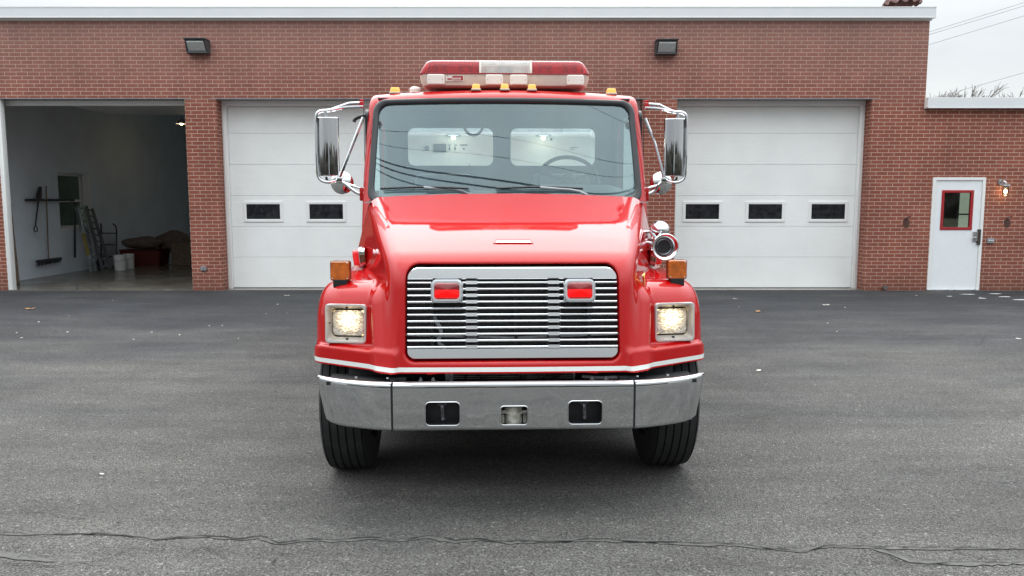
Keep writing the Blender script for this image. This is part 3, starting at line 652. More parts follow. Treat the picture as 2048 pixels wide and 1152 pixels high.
def wall_things():
    # lit jelly-jar lamp right of the side door
    c = hy(2003, 378, WY); o = empty('wall_lamp', (c.x, WY, c.z), label='lit glass-jar wall lamp beside the white side door', cat='wall lamp')
    b = B(); b.cyl((-.04, 0, .13), (-.04, -.035, .13), .055, 20); b.tube([(-.04, -.03, .13), (-.03, -.09, .15), (.0, -.13, .12), (0, -.13, .07)], .022, 10, sub=2)
    b.lathe([(0, .075), (.05, .07), (.085, .045), (.088, .035), (.06, .03), (.052, .0), (0, .0)], Matrix.Translation((0, -.13, .03)), 24); b.out('lamp_head', 'alu', o)
    b = B(); b.lathe([(.045, .03), (.052, .0), (.052, -.09), (.04, -.13), (.0, -.145)], Matrix.Translation((0, -.13, .01)), 24); b.out('glass_jar', 'clear', o)
    b = B(); b.sphere((0, -.13, -.045), .026, 14, 10, (1, 1, 1.6)); b.out('bulb', 'bulb', o)
    pl = bpy.data.lights.new('lamp_light', 'POINT'); pl.energy = .22; pl.color = (1, .75, .45); pl.shadow_soft_size = .04
    po = bpy.data.objects.new('lamp_light', pl); COL.objects.link(po); po.parent = o; po.location = (0, -.13, -.045)
    for (px, py, lab) in ((1813, 437, 'small rusty hook bracket on the brick left of the white side door'), (2015, 437, 'small rusty hook bracket on the brick right of the side door under the lit lamp')):
        c = hy(px, py, WY); o = empty('wall_bracket', (c.x, WY, c.z), label=lab, cat='bracket', group='rusty brackets either side of the side door')
        b = B(); b.box((0, -.004, -.03), (.05, .008, .10), None, .002); b.tube([(0, -.005, .02), (0, -.06, .03), (.03, -.09, .035), (.045, -.08, .05)], .009, 8, sub=1); b.tube([(0, -.005, -.04), (-.02, -.04, -.02), (-.02, -.06, .02)], .008, 8, sub=1); b.out('hook', 'rust', o)
        b = B(); pts = [(random.uniform(.8, 1.1)*.07*math.cos(a)+0, random.uniform(.8, 1.1)*.10*math.sin(a)-.09) for a in [k*math.pi/8 for k in range(16)]]
        b.prism(pts, front(0, -.0005, 0), 0, .0015); b.out('rust_stain', pmat('rust_stain', (.10, .05, .04), .9, var=.5, vscale=30), o)
    c = hy(408, 537, WY); o = empty('wall_outlet', (c.x, WY, c.z), label='small grey outdoor outlet box low on the brick pier beside the open bay', cat='outlet')
    b = B(); b.box((0, -.015, 0), (.125, .03, .085), None, .004); b.out('box', 'alu', o)
    b = B(); b.box((.028, -.034, 0), (.04, .01, .06), None, .002); b.box((-.03, -.034, 0), (.04, .008, .06), None, .002); b.out('cover', 'steel', o)
    c = hy(1980, 481, WY); o = empty('key_box', (c.x, WY, c.z), label='small dark grey key box on the brick at handle height right of the side door', cat='key box')
    b = B(); b.box((0, -.02, 0), (.125, .04, .10), None, .005); b.out('case', 'steel', o)
    b = B(); b.box((0, -.045, .005), (.09, .008, .014), None, .002); b.out('slot', 'white', o)
    c = hy(1767, 577, WY); b = B(); b.cyl((c.x, WY+.02, .07), (c.x, WY-.07, .07), .032, 18); b.cyl((c.x, WY-.05, .07), (c.x, WY-.085, .07), .042, 8)
    tag(b.out('pipe_stub', 'alu'), 'short metal pipe stub at the foot of the brick left of the side door', 'pipe')
wall_things()

# roof-top weather-worn siren (only its scalloped skirt and foot reach into the picture)
def roof_siren():
    c = hy(1804, 8, WY+1.5); o = empty('roof_siren', (c.x, WY+1.5, 5.1), label='brown rooftop siren with a scalloped skirt above the right end of the roof edge', cat='siren')
    b = B(); b.b2(-.10, .10, -.09, .09, .0, .75, .01); b.b2(-.13, -.10, -.1, .1, 0, .7); b.b2(.10, .13, -.1, .1, 0, .7); b.out('post', 'rust', o)
    z0 = c.z-5.1
    b = B(); n = 96
    def sk(u, v):
        a = 2*math.pi*u; r = .36+.02*math.cos(a*12)-.20*v; z = z0+.02+.055*abs(math.sin(a*6))*(1-v)*-1+.30*v
        return Vector((r*math.cos(a), r*math.sin(a), z))
    b.grid(sk, n, 8)
    b.lathe([(.0, .62), (.12, .60), (.17, .5), (.17, .3)], Matrix.Translation((0, 0, z0+.02)), 24)
    b.out('skirt', 'rust', o, recalc=False)
roof_siren()

# ------------------------------------------------------------------ things inside the open bay
XW = -10.8
def inside():
    p0, p1 = hx(52, 398, XW+.05), hx(147, 402, XW+.05)
    b = B(); d = (p1-p0); b.box((p0+p1)/2, (.06, d.length, .05)); 
    for k in range(6):
        q = p0.lerp(p1, (k+.5)/6); b.tube([q, q+Vector((.07, 0, -.01)), q+Vector((.08, 0, .04))], .008, 6)
    tag(b.out('tool_rack', 'tool'), 'dark horizontal tool rail fixed along the side wall inside the open bay', 'tool rack')
    b = B(); a = hx(148, 404, XW+.04); e = hx(150, 515, XW+.04); b.tube([a, Vector((a.x, a.y+.02, a.z-.1)), e], .025, 8)
    tag(b.out('conduit_pipe', 'tool'), 'thin dark pipe running down the side wall between tool rail and ladders', 'pipe')
    sh = empty('shovel', (XW+.1, 0, 0), label='shovel hanging blade up from the tool rail inside the open bay', cat='shovel'); sh.location = (0, 0, 0)
    a, e = hx(77, 400, XW+.12), hx(71, 450, XW+.12); b = B(); b.tube([a, e], .018, 8)
    b.tube([e, e+Vector((0, -.06, -.07)), e+Vector((0, -.05, -.14)), e+Vector((0, .05, -.14)), e+Vector((0, .06, -.07))], .014, 6, closed=True); b.out('handle', 'tool', sh)
    b = B(); b.grid(lambda u, v: Vector((XW+.12+.03*math.sin(math.pi*u), a.y-.02+.12*v+(u-.5)*.24*(1-.5*v*v), a.z-.02+.32*v)), 8, 6); b.out('blade', 'tool', sh, recalc=False)
    br = empty('push_broom', (0, 0, 0), label='push broom hanging head down beside the shovel inside the open bay', cat='broom')
    a, e = hx(92, 372, XW+.1), hx(97, 518, XW+.1); b = B(); b.tube([a, e], .014, 8); b.out('handle', 'wood', br)
    h0, h1 = hx(74, 524, XW+.1), hx(122, 516, XW+.1); b = B(); b.box((h0+h1)/2, (.06, (h1-h0).length, .06), None, .01); b.out('head', 'tool', br)
    b = B()
    for k in range(24):
        q = h0.lerp(h1, (k+.5)/24)+Vector((0, 0, -.05)); b.cyl(q+Vector((0, 0, .03)), q+Vector((random.uniform(-.01, .01), 0, -.04)), .012, 6)
    b.out('bristles', 'tool', br)
    def ladder(r0, r1, mat, lab, stick=False):
        o = empty('ladder', (0, 0, 0), label=lab, cat='ladder', group='ladders leaning on the side wall of the open bay')
        (t0, b0), (t1, b1) = r0, r1
        A0, A1 = hx(*t0, XW+.12), hx(*t1, XW+.12); G0, G1 = hz(*b0, .012), hz(*b1, .012)
        for A, G in ((A0, G0), (A1, G1)):
            b = B(); d = (A-G).normalized(); q = d.to_track_quat('Z', 'Y').to_matrix(); b.box((A+G)/2, (.035, .09, (A-G).length), q, .004); r_ = b.out('rail', mat, o)
        b = B(); n = 10
        for k in range(n):
            f = (k+.6)/n; b.tube([G0.lerp(A0, f), G1.lerp(A1, f)], .017, 8)
        b.out('rung', mat, o)
        if stick:
            b = B(); q = (A0-G0).normalized().to_track_quat('Z', 'Y').to_matrix(); b.box(G0.lerp(A0, .42)+Vector((.03, -.03, 0)), (.03, .07, .55), q); b.out('sticker', 'yellow', o)
    ladder(((153, 413), (183, 543)), ((164, 411), (192, 542)), 'alu', 'bright aluminium ladder with a yellow sticker, leaning left of the interior window', True)
    ladder(((172, 412), (205, 541)), ((184, 417), (222, 540)), pmat('dull_ladder', (.16, .17, .18), .5, .4), 'dull grey ladder leaning under the interior window')
    def bucket(px, py, w_, h_, lab, ds=1.0):
        g = hz(px, py, .012); o = empty('bucket', (g.x, g.y, .012), label=lab, cat='bucket', group='white plastic buckets on the bay floor')
        b = B(); b.lathe([(0, 0), (w_*.46, 0), (w_*.5, h_*.9), (w_*.53, h_*.9), (w_*.53, h_*.94), (w_*.5, h_*.94), (w_*.5, h_), (w_*.46, h_), (w_*.44, .02), (0, .02)], Matrix.Identity(4), 28); b.out('tub', 'bucket', o)
        b = B(); b.tube([(w_*.52*math.cos(a), -w_*.1-w_*.42*math.sin(a), h_*.86-h_*.25*math.sin(a)) for a in [math.pi*k/10 for k in range(11)]], .005, 6); b.out('bucket_handle', 'steel', o)
    bucket(241, 540, .29, .38, 'white plastic bucket on the bay floor, nearest the ladders'); bucket(258, 537, .27, .38, 'white plastic bucket just behind and right of the one by the ladders')
    bucket(355, 524, .30, .34, 'dim whitish bucket alone on the bay floor near the brick pier')
    # hand truck
    g = hz(218, 536, .012); o = empty('hand_truck', (g.x, g.y, .012), label='dark hand truck with wheels standing right of the ladders in the open bay', cat='hand truck')
    b = B()
    for s in (-.2, .2): b.tube([(s, 0, .05), (s, .05, .6), (s, .12, 1.05), (s*.8, .02, 1.15)], .018, 8, sub=1)
    for z in (.3, .6, .9): b.tube([(-.2, .03+z*.06, z), (.2, .03+z*.06, z)], .014, 8)
    b.b2(-.2, .2, -.22, .02, 0, .012); b.out('frame', 'tool', o)
    for s in (-.27, .27):
        b = B(); b.cyl((s-.03, .1, .13), (s+.03, .1, .13), .13, 20); b.out('wheel', 'rubber', o)
    # red tub and canvas bundles
    g = hz(278, 532, .012)
    b = B(); P_ = [(x, y, 0) for x, y in rrect(1.15, .8, .1)]
    b.loops([[Vector((g.x+x*.9, g.y+.4+y*.9, .012)) for x, y in rrect(1.1, .75, .08)], [Vector((g.x+x, g.y+.4+y, .42)) for x, y in rrect(1.1, .75, .08)], [Vector((g.x+x*1.05, g.y+.4+y*1.05, .44)) for x, y in rrect(1.1, .75, .08)]], (True, True))
    tag(b.out('storage_tub', 'redplastic'), 'dark red plastic tub behind the white buckets in the open bay', 'tub')
    def bundle(c, r, sc, mat, name, lab, cat):
        b = B(); b.sphere(c, r, 28, 18, sc)
        for v in b.bm.verts:
            d = v.co-Vector(c); v.co += d*(.10*math.sin(9*d.x+4*d.z)+.08*math.sin(13*d.z+5*d.y)+random.uniform(-.03, .03))
        tag(b.out(name, mat), lab, cat)
    bundle((g.x-.02, g.y+.4, .60), .5, (1.1, .7, .34), 'tan', 'canvas_bundle', 'folded tan canvas lying on the red tub in the open bay', 'canvas')
    bundle((g.x+.60, g.y+.9, .62), .5, (.95, .8, .62), 'tan', 'canvas_heap', 'larger crumpled tan heap behind the red tub in the open bay', 'canvas')
    b = B(); b.b2(g.x+.75, g.x+1.6, g.y+.3, g.y+1.0, .012, .62, .01); tag(b.out('crate', 'wood'), 'dark wooden crate right of the canvas heap in the open bay', 'crate')
    # long boards leaning in the left corner
    for k, lab in enumerate(('long dark board leaning in the left corner of the open bay, nearest the door jamb', 'second long board leaning in the left corner of the open bay')):
        A = hx(24-k*3, 440, XW+.1); G = hz(38-k*4, 568, .012); A = G.lerp(A, 1.25); 
        b = B(); q = (A-G).normalized().to_track_quat('Z', 'Y').to_matrix(); b.box((A+G)/2, (.03, .10, (A-G).length), q, .003); tag(b.out('board', 'wood'), lab, 'board', 'boards in the left corner of the open bay')
    # skirting stain and lit lamp
    c = hy(363, 247, 22); o = empty('hanging_lamp', c, label='lit lamp hanging deep inside the open bay beside the brick pier', cat='lamp')
    b = B(); b.lathe([(0, .12), (.06, .11), (.16, .0), (.165, -.01), (.15, -.01), (.05, .09), (0, .1)], Matrix.Identity(4), 24); b.cyl((0, 0, .1), (0, 0, 4.7-c.z), .01, 8); b.out('shade', 'steel', o)
    b = B(); b.sphere((0, 0, .02), .06, 14, 10); b.out('bulb', 'bulb', o)
    pl = bpy.data.lights.new('bay_lamp_light', 'POINT'); pl.energy = 1; pl.color = (1, .7, .4); pl.shadow_soft_size = .06
    po = bpy.data.objects.new('bay_lamp_light', pl); COL.objects.link(po); po.parent = o; po.location = (0, 0, -.08)
inside()

# ================================================================== BACKDROP : bare trees, power lines, what stands across the road
def bare_tree(x, y, hgt, seed, lab, lean=.12, dens=1.0):
    rnd = random.Random(seed); o = empty('bare_tree', (x, y, 0), label=lab, cat='tree', group='bare trees on the skyline behind the low wing')
    bt = B(); bc = B()
    def br(p, d, ln, r, lev, b):
        pts = [p]; q = p; dd = d.normalized()
        for k in range(4):
            dd = (dd+Vector((rnd.uniform(-.16, .16)+lean*.25, rnd.uniform(-.16, .16), rnd.uniform(-.02, .10)))).normalized(); q = q+dd*ln/4; pts.append(q)
        b.tube(pts, [max(.016, q_) for q_ in (r, r*.85, r*.7, r*.55, r*.4)], 4 if lev else 7)
        if lev >= 4: return
        n = (8, 7, 6, 5)[lev]
        for k in range(n):
            f = rnd.uniform(.3, 1); i = min(3, int(f*4)); s = pts[i].lerp(pts[i+1], f*4-i)
            nd = (dd+Vector((rnd.uniform(-1, 1), rnd.uniform(-1, 1), rnd.uniform(-.1, .7)))*.75).normalized()
            br(s, nd, ln*rnd.uniform(.45, .68), r*.45, lev+1, bc)
    br(Vector((0, 0, 0)), Vector((lean*.3, 0, 1)), hgt*.55, hgt*.022, 0, bt)
    zm = max(v.co.z for v in bc.bm.verts); k_ = hgt/zm
    for q in (bt, bc):
        for v in q.bm.verts: v.co *= k_
    tp = [v.co for v in bc.bm.verts if v.co.z > .85*hgt]; mxx = sum(p.x for p in tp)/len(tp)
    o.location.x = x-mxx
    bt.out('trunk', 'bark', o); bc.out('crown', 'bark', o, smooth=False)
def backdrop():
    Yt = 62
    for i, (px, top, lab) in enumerate(((1868, 182, 'leftmost low bare treetop on the skyline, at the main roof corner'), (1893, 176, 'wind-bent bare treetop second from the main roof corner'), (1917, 174, 'tallest wind-bent bare treetop in the clump over the low wing'),
                              (1940, 181, 'bare treetop at the right end of the clump over the low wing'), (1999, 176, 'lone small rounded bare treetop over the low wing'), (2044, 172, 'bare treetop cut by the right edge of the picture'), )):
        c = hy(px, top, Yt+i*2); bare_tree(c.x, Yt+i*2, c.z*1.0, 11+i, lab, lean=.30 if i < 4 else .02)
    def cable(a, b_, lab, r=.012, sag=.4):
        P = []
        for k in range(25):
            f = k/24; q = a.lerp(b_, f); q = q+Vector((0, 0, -4*sag*f*(1-f))); P.append(q)
        b = B(); b.tube(P, r, 5); tag(b.out('power_line', 'steel'), lab, 'power line', 'overhead wires')
    Yc = 40
    for (a, c, lab) in (((1780, 88), (2110, -14), 'topmost thin wire crossing the sky right of the roof'), ((1780, 93), (2110, -7), 'thin wire just under the topmost one right of the roof'),
                        ((1780, 113), (2110, 13), 'third thin wire down in the sky right of the roof'), ((1700, 243), (2110, 128), 'lowest thin wire, coming out of the bare treetops')):
        p, q = hy(*a, Yc), hy(*c, Yc); d = q-p; cable(p-d*.9, q+d*4, lab, .011, .0)
    for k, (dy, r, lab) in enumerate(((0, .019, 'thick overhead cable crossing above the camera, mirrored highest in the windshield'), (-.20, .018, 'thick overhead cable mirrored just above the wiper blades'), (-.45, .015, 'short-looking overhead cable mirrored at the lower left corner of the windshield'),
                                 (1.0, .0055, 'thin overhead wire mirrored across the middle of the windshield'), (2.2, .005, 'thin overhead wire mirrored across the top of the windshield'), (.55, .005, 'thin overhead wire mirrored just above the thick cables'))):
        b = B(); b.tube([Vector((x, dy, 8+.027*(x-.8)**2)) for x in np.linspace(-13, 14, 40)], r, 6); tag(b.out('power_line', 'black'), lab, 'power line', 'overhead wires')
    # across the road, behind the photographer: woods and houses, seen only in the reflections
    b = B(); rnd = random.Random(3)
    for k in range(260):
        x = rnd.uniform(-90, 90); y = -55+rnd.uniform(-12, 6); h = rnd.uniform(3.5, 6.5)
        b.cyl((x, y, 0), (x, y, h*.5), .2, 5)
        for j in range(22):
            c = Vector((x+rnd.uniform(-2, 2), y+rnd.uniform(-2, 2), h*rnd.uniform(.15, 1)))
            b.box(c, (rnd.uniform(.8, 2.6), rnd.uniform(.3, 1), rnd.uniform(.6, 2.2)), Matrix.Rotation(rnd.uniform(0, 3), 3, Vector((rnd.random(), rnd.random(), 1)).normalized()))
    tag(b.out('woodland', 'woods', smooth=False), 'far brown wood across the road behind the photographer', 'woods', kind='stuff')
backdrop()

# ================================================================== FIRE TRUCK (local: x right in the picture, y rearwards from the bumper face, z up)
T = empty('fire_truck', (.01, 4.25, 0), R(2.0), label='red fire truck parked nose-on with headlights lit, chrome bumper and red light bar', cat='fire truck')
def hw_nose(y, z): return .665+.285*(y-.12)+(.05+.20*np.clip((y-.3)/.8, 0, 1))*(1.58-z)-.009
def f_hood(x, y, z):
    ax = np.abs(x); x2 = ax*ax
    top = (z-(1.80-.29*(1.35-y))+.03*x2)*.96
    mid = (z-(1.415+.55*(y-.20))+.03*x2)*.876
    fr = (.10+.187*(z-.85)+.03*x2-y)*.983
    side = (ax-hw_nose(y, z))*.96
    n = smax(smax(top, mid, .11), fr, .12)
    n = smax(n, side, .085)
    # fender pod
    out = ax-1.193+.015*(z-.85)
    ft = z-1.315+.05*(ax-.7)+.10*np.maximum(0, .9-y)
    ff = (.325+.24*(ax-.74)+.13*(z-.9)-y)*.94
    pod = smax(smax(smax(ft, ff, .16), out, .18), .45-ax, .02)
    yA = .104+(ax-.66)*.645
    band = smax(smax(smax((yA+.05*(z-.85)-y)*.82, z-.902, .02), out, .07), .655-ax, .03)
    yS = .104+(ax-.66)*.645+.40*(z-.88)
    strip = smax(smax((yS-y)*.77, ax-(.800+.10*(z-.9)), .035), z-1.30+.3*(ax-.7), .12)
    strip = smax(strip, .66-ax, .03)
    fd = smin(smin(pod, band, .014), strip, .028)
    d = smin(n, fd, .032)
    # wheel arch
    well = np.maximum(np.sqrt((y-.92)**2+(z-.5)**2)-.535, .80-ax)
    d = smax(d, -well, .014)
    # grille opening, following the raked nose
    cz = 1.1225; u = ax; v = z-cz; hwd = .602; hh = .266; r = np.where(v > 0, .075, .055)
    qx = np.maximum(u-hwd+r, 0); qz = np.maximum(np.abs(v)-hh+r, 0)
    g = np.sqrt(qx*qx+qz*qz)-r+np.minimum(np.maximum(u-hwd+r, np.abs(v)-hh+r), 0)
    g = np.maximum(g, y-(.26+.187*(z-.85)))
    d = smax(d, -g, .022)
    # headlight pocket
    hx_ = ax-HLX; hz_ = z-HLZ
    q = np.maximum(np.maximum(np.abs(hx_)-.105, np.abs(hz_)-.10), y-.62)
    d = np.maximum(d, -q)
    return d
HLX, HLZ = .976, 1.03
hood = implicit('hood', f_hood, (-1.24, -.01, .786), (1.24, 1.36, 1.86), .0105, 'hood', T)

def surf_y(x, z, f=f_hood, y0=-.1, y1=1.4):
    ys = np.linspace(y0, y1, 3001); d = f(np.full_like(ys, x), ys, np.full_like(ys, z)); i = np.argmax(d < 0); return float(ys[i])
def surf_z(x, y, f=f_hood):
    zs = np.linspace(2.9, .8, 4201); d = f(np.full_like(zs, x), np.full_like(zs, y), zs); i = np.argmax(d < 0); return float(zs[i])

def truck_front():
    # ---- grille
    gr = empty('grille'); gr.parent = T
    rake = -math.atan(.187); zc = 1.1225; yc = .10+.187*(zc-.85)
    Mg = front(0, yc+.012, zc, rake)
    H = .515; W = 1.186
    def half(poly_top, bm): pass
    # chrome top and bottom bands
    def band(y0, y1, top):
        rr = .062; pts = []
        if top:
            for k in range(9): a = math.pi/2*k/8; pts.append((W/2-rr+rr*math.cos(a), y1-rr+rr*math.sin(a)))
            for k in range(9): a = math.pi/2+math.pi/2*k/8; pts.append((-W/2+rr+rr*math.cos(a), y1-rr+rr*math.sin(a)))
            pts += [(-W/2, y0), (W/2, y0)]
            pts = [(x, y if y < y1-.001 else y+.0) for x, y in pts]
        else:
            rr = .045
            pts += [(W/2, y1), (-W/2, y1)]
            for k in range(9): a = math.pi+math.pi/2*k/8; pts.append((-W/2+rr+rr*math.cos(a), y0+rr+rr*math.sin(a)))
            for k in range(9): a = 1.5*math.pi+math.pi/2*k/8; pts.append((W/2-rr+rr*math.cos(a), y0+rr+rr*math.sin(a)))
        b = B(); b.prism(pts, Mg, -.02, .0, cap1=False)
        cx = 0; cy = (y0+y1)/2
        ins = [(x*.994, cy+(y-cy)*.86) for x, y in pts]
        a = [Mg @ Vector((x, y, 0)) for x, y in pts]; c = [Mg @ Vector((x, y, .006)) for x, y in ins]
        b.loops([a, c], (False, True)); bmesh.ops.remove_doubles(b.bm, verts=b.bm.verts, dist=.0002)
        b.out('grille_band', pmat('brushed_chrome', (.74, .76, .77), .17, 1, rvar=.04, vscale=6) if 'brushed_chrome' not in bpy.data.materials else bpy.data.materials['brushed_chrome'], gr)
    band(H/2-.066, H/2, True); band(-H/2, -H/2+.058, False)
    zb0 = .932-zc; 
    for i in range(11):
        v = zb0+i*.0362
        b = B(); b.cyl(Mg @ Vector((-W/2+.002, v, -.004)), Mg @ Vector((W/2-.002, v, -.004)), .0062, 12); b.prism(rrect(W-.004, .004, .001, 1), Mg @ Matrix.Translation((0, v, 0)), -.03, -.008)
        o = b.out('grille_bar', 'barm', gr)
        b = B()
        for x in (-.232, .232): b.prism(rrect(.066, .0185, .003, 2), Mg @ Matrix.Translation((x, v, 0)), -.012, .0045)
        b.out('clip', 'barm', o)
    b = B()
    for x in (-.265, -.20, .20, .265): b.prism(rrect(.012, H-.1, .002, 1), Mg @ Matrix.Translation((x, 0, 0)), -.05, -.024)
    for x in (-.46, .02, .44): b.prism(rrect(.018, H-.1, .002, 1), Mg @ Matrix.Translation((x, 0, 0)), -.09, -.06)
    b.out('grille_strut', 'black', gr)
    b = B(); b.prism(rrect(1.24, .56, .05), Mg, -.115, -.105); o = b.out('radiator', pmat('radiator_core', (.008, .008, .009), .6, var=.5, vscale=25, bump=.6, bscale=90), gr)
    b = B(); rnd = random.Random(5)
    b.tube([Mg @ Vector(q) for q in ((.27, .12, -.07), (.275, 0, -.08), (.268, -.2, -.07))], .004, 6)
    b.tube([Mg @ Vector(q) for q in ((-.45, -.02, -.08), (-.4, -.1, -.085), (-.43, -.16, -.08), (-.38, -.2, -.08))], .012, 6, sub=1)
    b.tube([Mg @ Vector(q) for q in ((-.6, -.12, -.09), (0, -.14, -.09), (.6, -.12, -.09))], .008, 6)
    b.out('cable', 'steel', gr)
    # ---- red warning lights on the grille
    for x in (-.369, .375):
        wl = empty('warning_light'); wl.parent = T
        Mw = Mg @ Matrix.Translation((x, 1.243-zc, 0))
        b = B(); b.prism(rrect(.185, .132, .034, 6), Mw, -.01, .02, cap1=False); b.ring(rrect(.185, .132, .034, 6), rrect(.142, .092, .022, 6), Mw, .018, .045, .010); b.ring(rrect(.172, .120, .03, 6), rrect(.135, .086, .02, 6), Mw, .03, .052, .006); b.out('bezel', 'chrome', wl)
        b = B(); lp = lambda s_, z_: [Mw @ Vector((px*s_, py*s_, z_)) for px, py in rrect(.142, .092, .022, 6)]
        b.loops([lp(.99, .02), lp(.99, .050), lp(.95, .060), lp(.78, .068), lp(.4, .073), lp(.05, .074)], (False, True)); b.out('lens', 'redshell', wl, angle=60)
        b = B(); b.prism(rrect(.130, .044, .006, 3), Mw @ Matrix.Translation((0, -.014, 0)), .024, .040); b.out('lamp_strip', 'redlit', wl)
        b = B(); b.prism(rrect(.150, .10, .022, 4), Mw, .012, .022); b.out('seal', 'gasket', wl)
        b = B(); b.prism(rrect(.136, .086, .014, 4), Mw, .022, .026); b.out('back_plate', 'redplastic', wl)
        b = B()
        for sx in (-1, 1): b.prism(rrect(.014, .006, .002, 2), Mw @ Matrix.Translation((sx*.081, 0, 0)), .04, .048)
        b.out('screw', 'steel', wl)
    # ---- hood badge slot
    y = .42; z = surf_z(.01, y); sl = math.atan2(surf_z(.01, y+.03)-surf_z(.01, y-.03), .06)
    Mb = front(.012, y, z, -(math.pi/2-sl))
    b = B(); b.prism([(-.118, -.012), (.118, -.012), (.100, .046), (-.100, .046)], Mb, -.01, .0035); b.out('badge_recess', pmat('badge_recess', (.30, .01, .012), .3), T)
    b = B(); b.prism([(-.104, -.008), (.104, -.008), (.094, .018), (-.094, .018)], Mb, .003, .007); b.out('badge', 'chrome', T)
    # ---- headlights
    lm = pmat('lens_fluted', (.62, .58, .50), .12, 0, 1, .02, bump=.6, bscale=140); t = lm.node_tree; l = t.links.new; p = t.nodes['Principled BSDF']
    tc = N(t, 'ShaderNodeTexCoord'); sp = N(t, 'ShaderNodeSeparateXYZ'); l(tc.outputs['Object'], sp.inputs[0])
    ab = N(t, 'ShaderNodeMath', operation='ABSOLUTE'); l(sp.outputs[0], ab.inputs[0])
    cb_ = N(t, 'ShaderNodeCombineXYZ'); l(ab.outputs[0], cb_.inputs[0]); l(sp.outputs[2], cb_.inputs[2])
    sv = N(t, 'ShaderNodeVectorMath', operation='DISTANCE'); sv.inputs[1].default_value = (HLX-.012, 0, HLZ+.018); l(cb_.outputs[0], sv.inputs[0])
    m1 = N(t, 'ShaderNodeMapRange', interpolation_type='SMOOTHERSTEP', inp={1: .0, 2: .112, 3: 1, 4: 0}); l(sv.outputs['Value'], m1.inputs[0])
    mpn = N(t, 'ShaderNodeMapping'); mpn.inputs['Scale'].default_value = (1, 1, 1.8); l(tc.outputs['Object'], mpn.inputs[0])
    cq = N(t, 'ShaderNodeCombineXYZ'); l(ab.outputs[0], cq.inputs[0]); l(sp.outputs[2], cq.inputs[1])
    n1 = N(t, 'ShaderNodeTexBrick', inp={'Scale': 1, 'Mortar Size': .0006, 'Brick Width': .013, 'Row Height': .0065, 'Bias': 0}); n1.inputs['Color1'].default_value = (1, 1, 1, 1); n1.inputs['Color2'].default_value = (0, 0, 0, 1); n1.inputs['Mortar'].default_value = (.3, .3, .3, 1); l(cq.outputs[0], n1.inputs['Vector'])
    sc_ = N(t, 'ShaderNodeSeparateColor'); l(n1.outputs['Color'], sc_.inputs[0])
    m2 = N(t, 'ShaderNodeMapRange', inp={1: 0, 2: 1, 3: .12, 4: 1.5}); l(sc_.outputs[0], m2.inputs[0])
    mu = N(t, 'ShaderNodeMath', operation='MULTIPLY'); l(m1.outputs[0], mu.inputs[0]); l(m2.outputs[0], mu.inputs[1])
    ms = N(t, 'ShaderNodeMath', operation='MULTIPLY_ADD'); l(mu.outputs[0], ms.inputs[0]); ms.inputs[1].default_value = 1.7; ms.inputs[2].default_value = .05
    l(ms.outputs[0], p.inputs['Emission Strength']); p.inputs['Emission Color'].default_value = (1, .76, .42, 1)
    m3 = N(t, 'ShaderNodeMix', data_type='RGBA'); m3.inputs[6].default_value = (.30, .27, .22, 1); m3.inputs[7].default_value = (.75, .73, .68, 1); l(sc_.outputs[1], m3.inputs[0]); l(m3.outputs[2], p.inputs['Base Color'])
    M['lens_fluted'] = lm
    for s in (-1, 1):
        hl = empty('headlight'); hl.parent = T
        yb = surf_y(HLX, HLZ+.135) - .0
        yb = min(surf_y(HLX-.10, HLZ+.11), .40); 
        Mh = front(s*HLX, yb-.003, HLZ, -.05, s*.16)
        b = B(); b.ring(rrect(.252, .232, .022, 5), rrect(.222, .205, .024, 5), Mh, -.03, .010, .006)
        lp = lambda w_, h_, r_, z_, dx=0: [Mh @ Vector((px+dx, py, z_)) for px, py in rrect(w_, h_, r_, 5)]
        b.loops([lp(.222, .205, .024, .004), lp(.206, .170, .03, -.052, 0)]); b.out('bezel', 'bezel', hl)
        b = B(); b.loops([lp(.208, .172, .03, -.050), lp(.196, .160, .03, -.060)]); b.loops([lp(.24, .21, .03, -.1), lp(.208, .172, .03, -.054)], (True, False)); 
        for dx, dy, w_, h_ in ((0, .093, .012, .008), (0, -.093, .012, .010), (-.108, 0, .006, .008)): b.prism(rrect(w_, h_, .001, 1), Mh @ Matrix.Translation((dx, dy, 0)), -.03, -.012)
        b.out('seal', 'gasket', hl)
        b = B(); b.loops([lp(.192, .150, .028, -.052), lp(.192, .150, .028, -.046), lp(.178, .138, .024, -.042), lp(.12, .09, .02, -.038), lp(.02, .02, .005, -.036)], (False, True)); b.out('lens', M['lens_fluted'] if 'lens_fluted' in M else 'lensclear', hl, angle=60)
        b = B(); b.grid(lambda u, v: Mh @ Vector(((u-.5)*.19, (v-.5)*.148, -.057-.075*(1-((u-.5)*2)**2)*(1-((v-.5)*2)**2)**.5)), 16, 12); b.out('reflector', 'reflector', hl, recalc=False)
        b = B(); b.sphere(Mh @ Vector((.012*s, .022, -.085)), .024, 14, 10, (1.5, 1, .9)); b.box(Mh @ Vector((-.01, -.004, -.07)), (.09, .01, .012)); b.out('bulb', 'glow', hl)
        hp = bpy.data.lights.new('headlight_lamp', 'POINT'); hp.energy = .06; hp.color = (1, .80, .52); hp.shadow_soft_size = .02
        po = bpy.data.objects.new('headlight_lamp', hp); COL.objects.link(po); po.parent = hl; po.location = Mh @ Vector((0, 0, -.056))
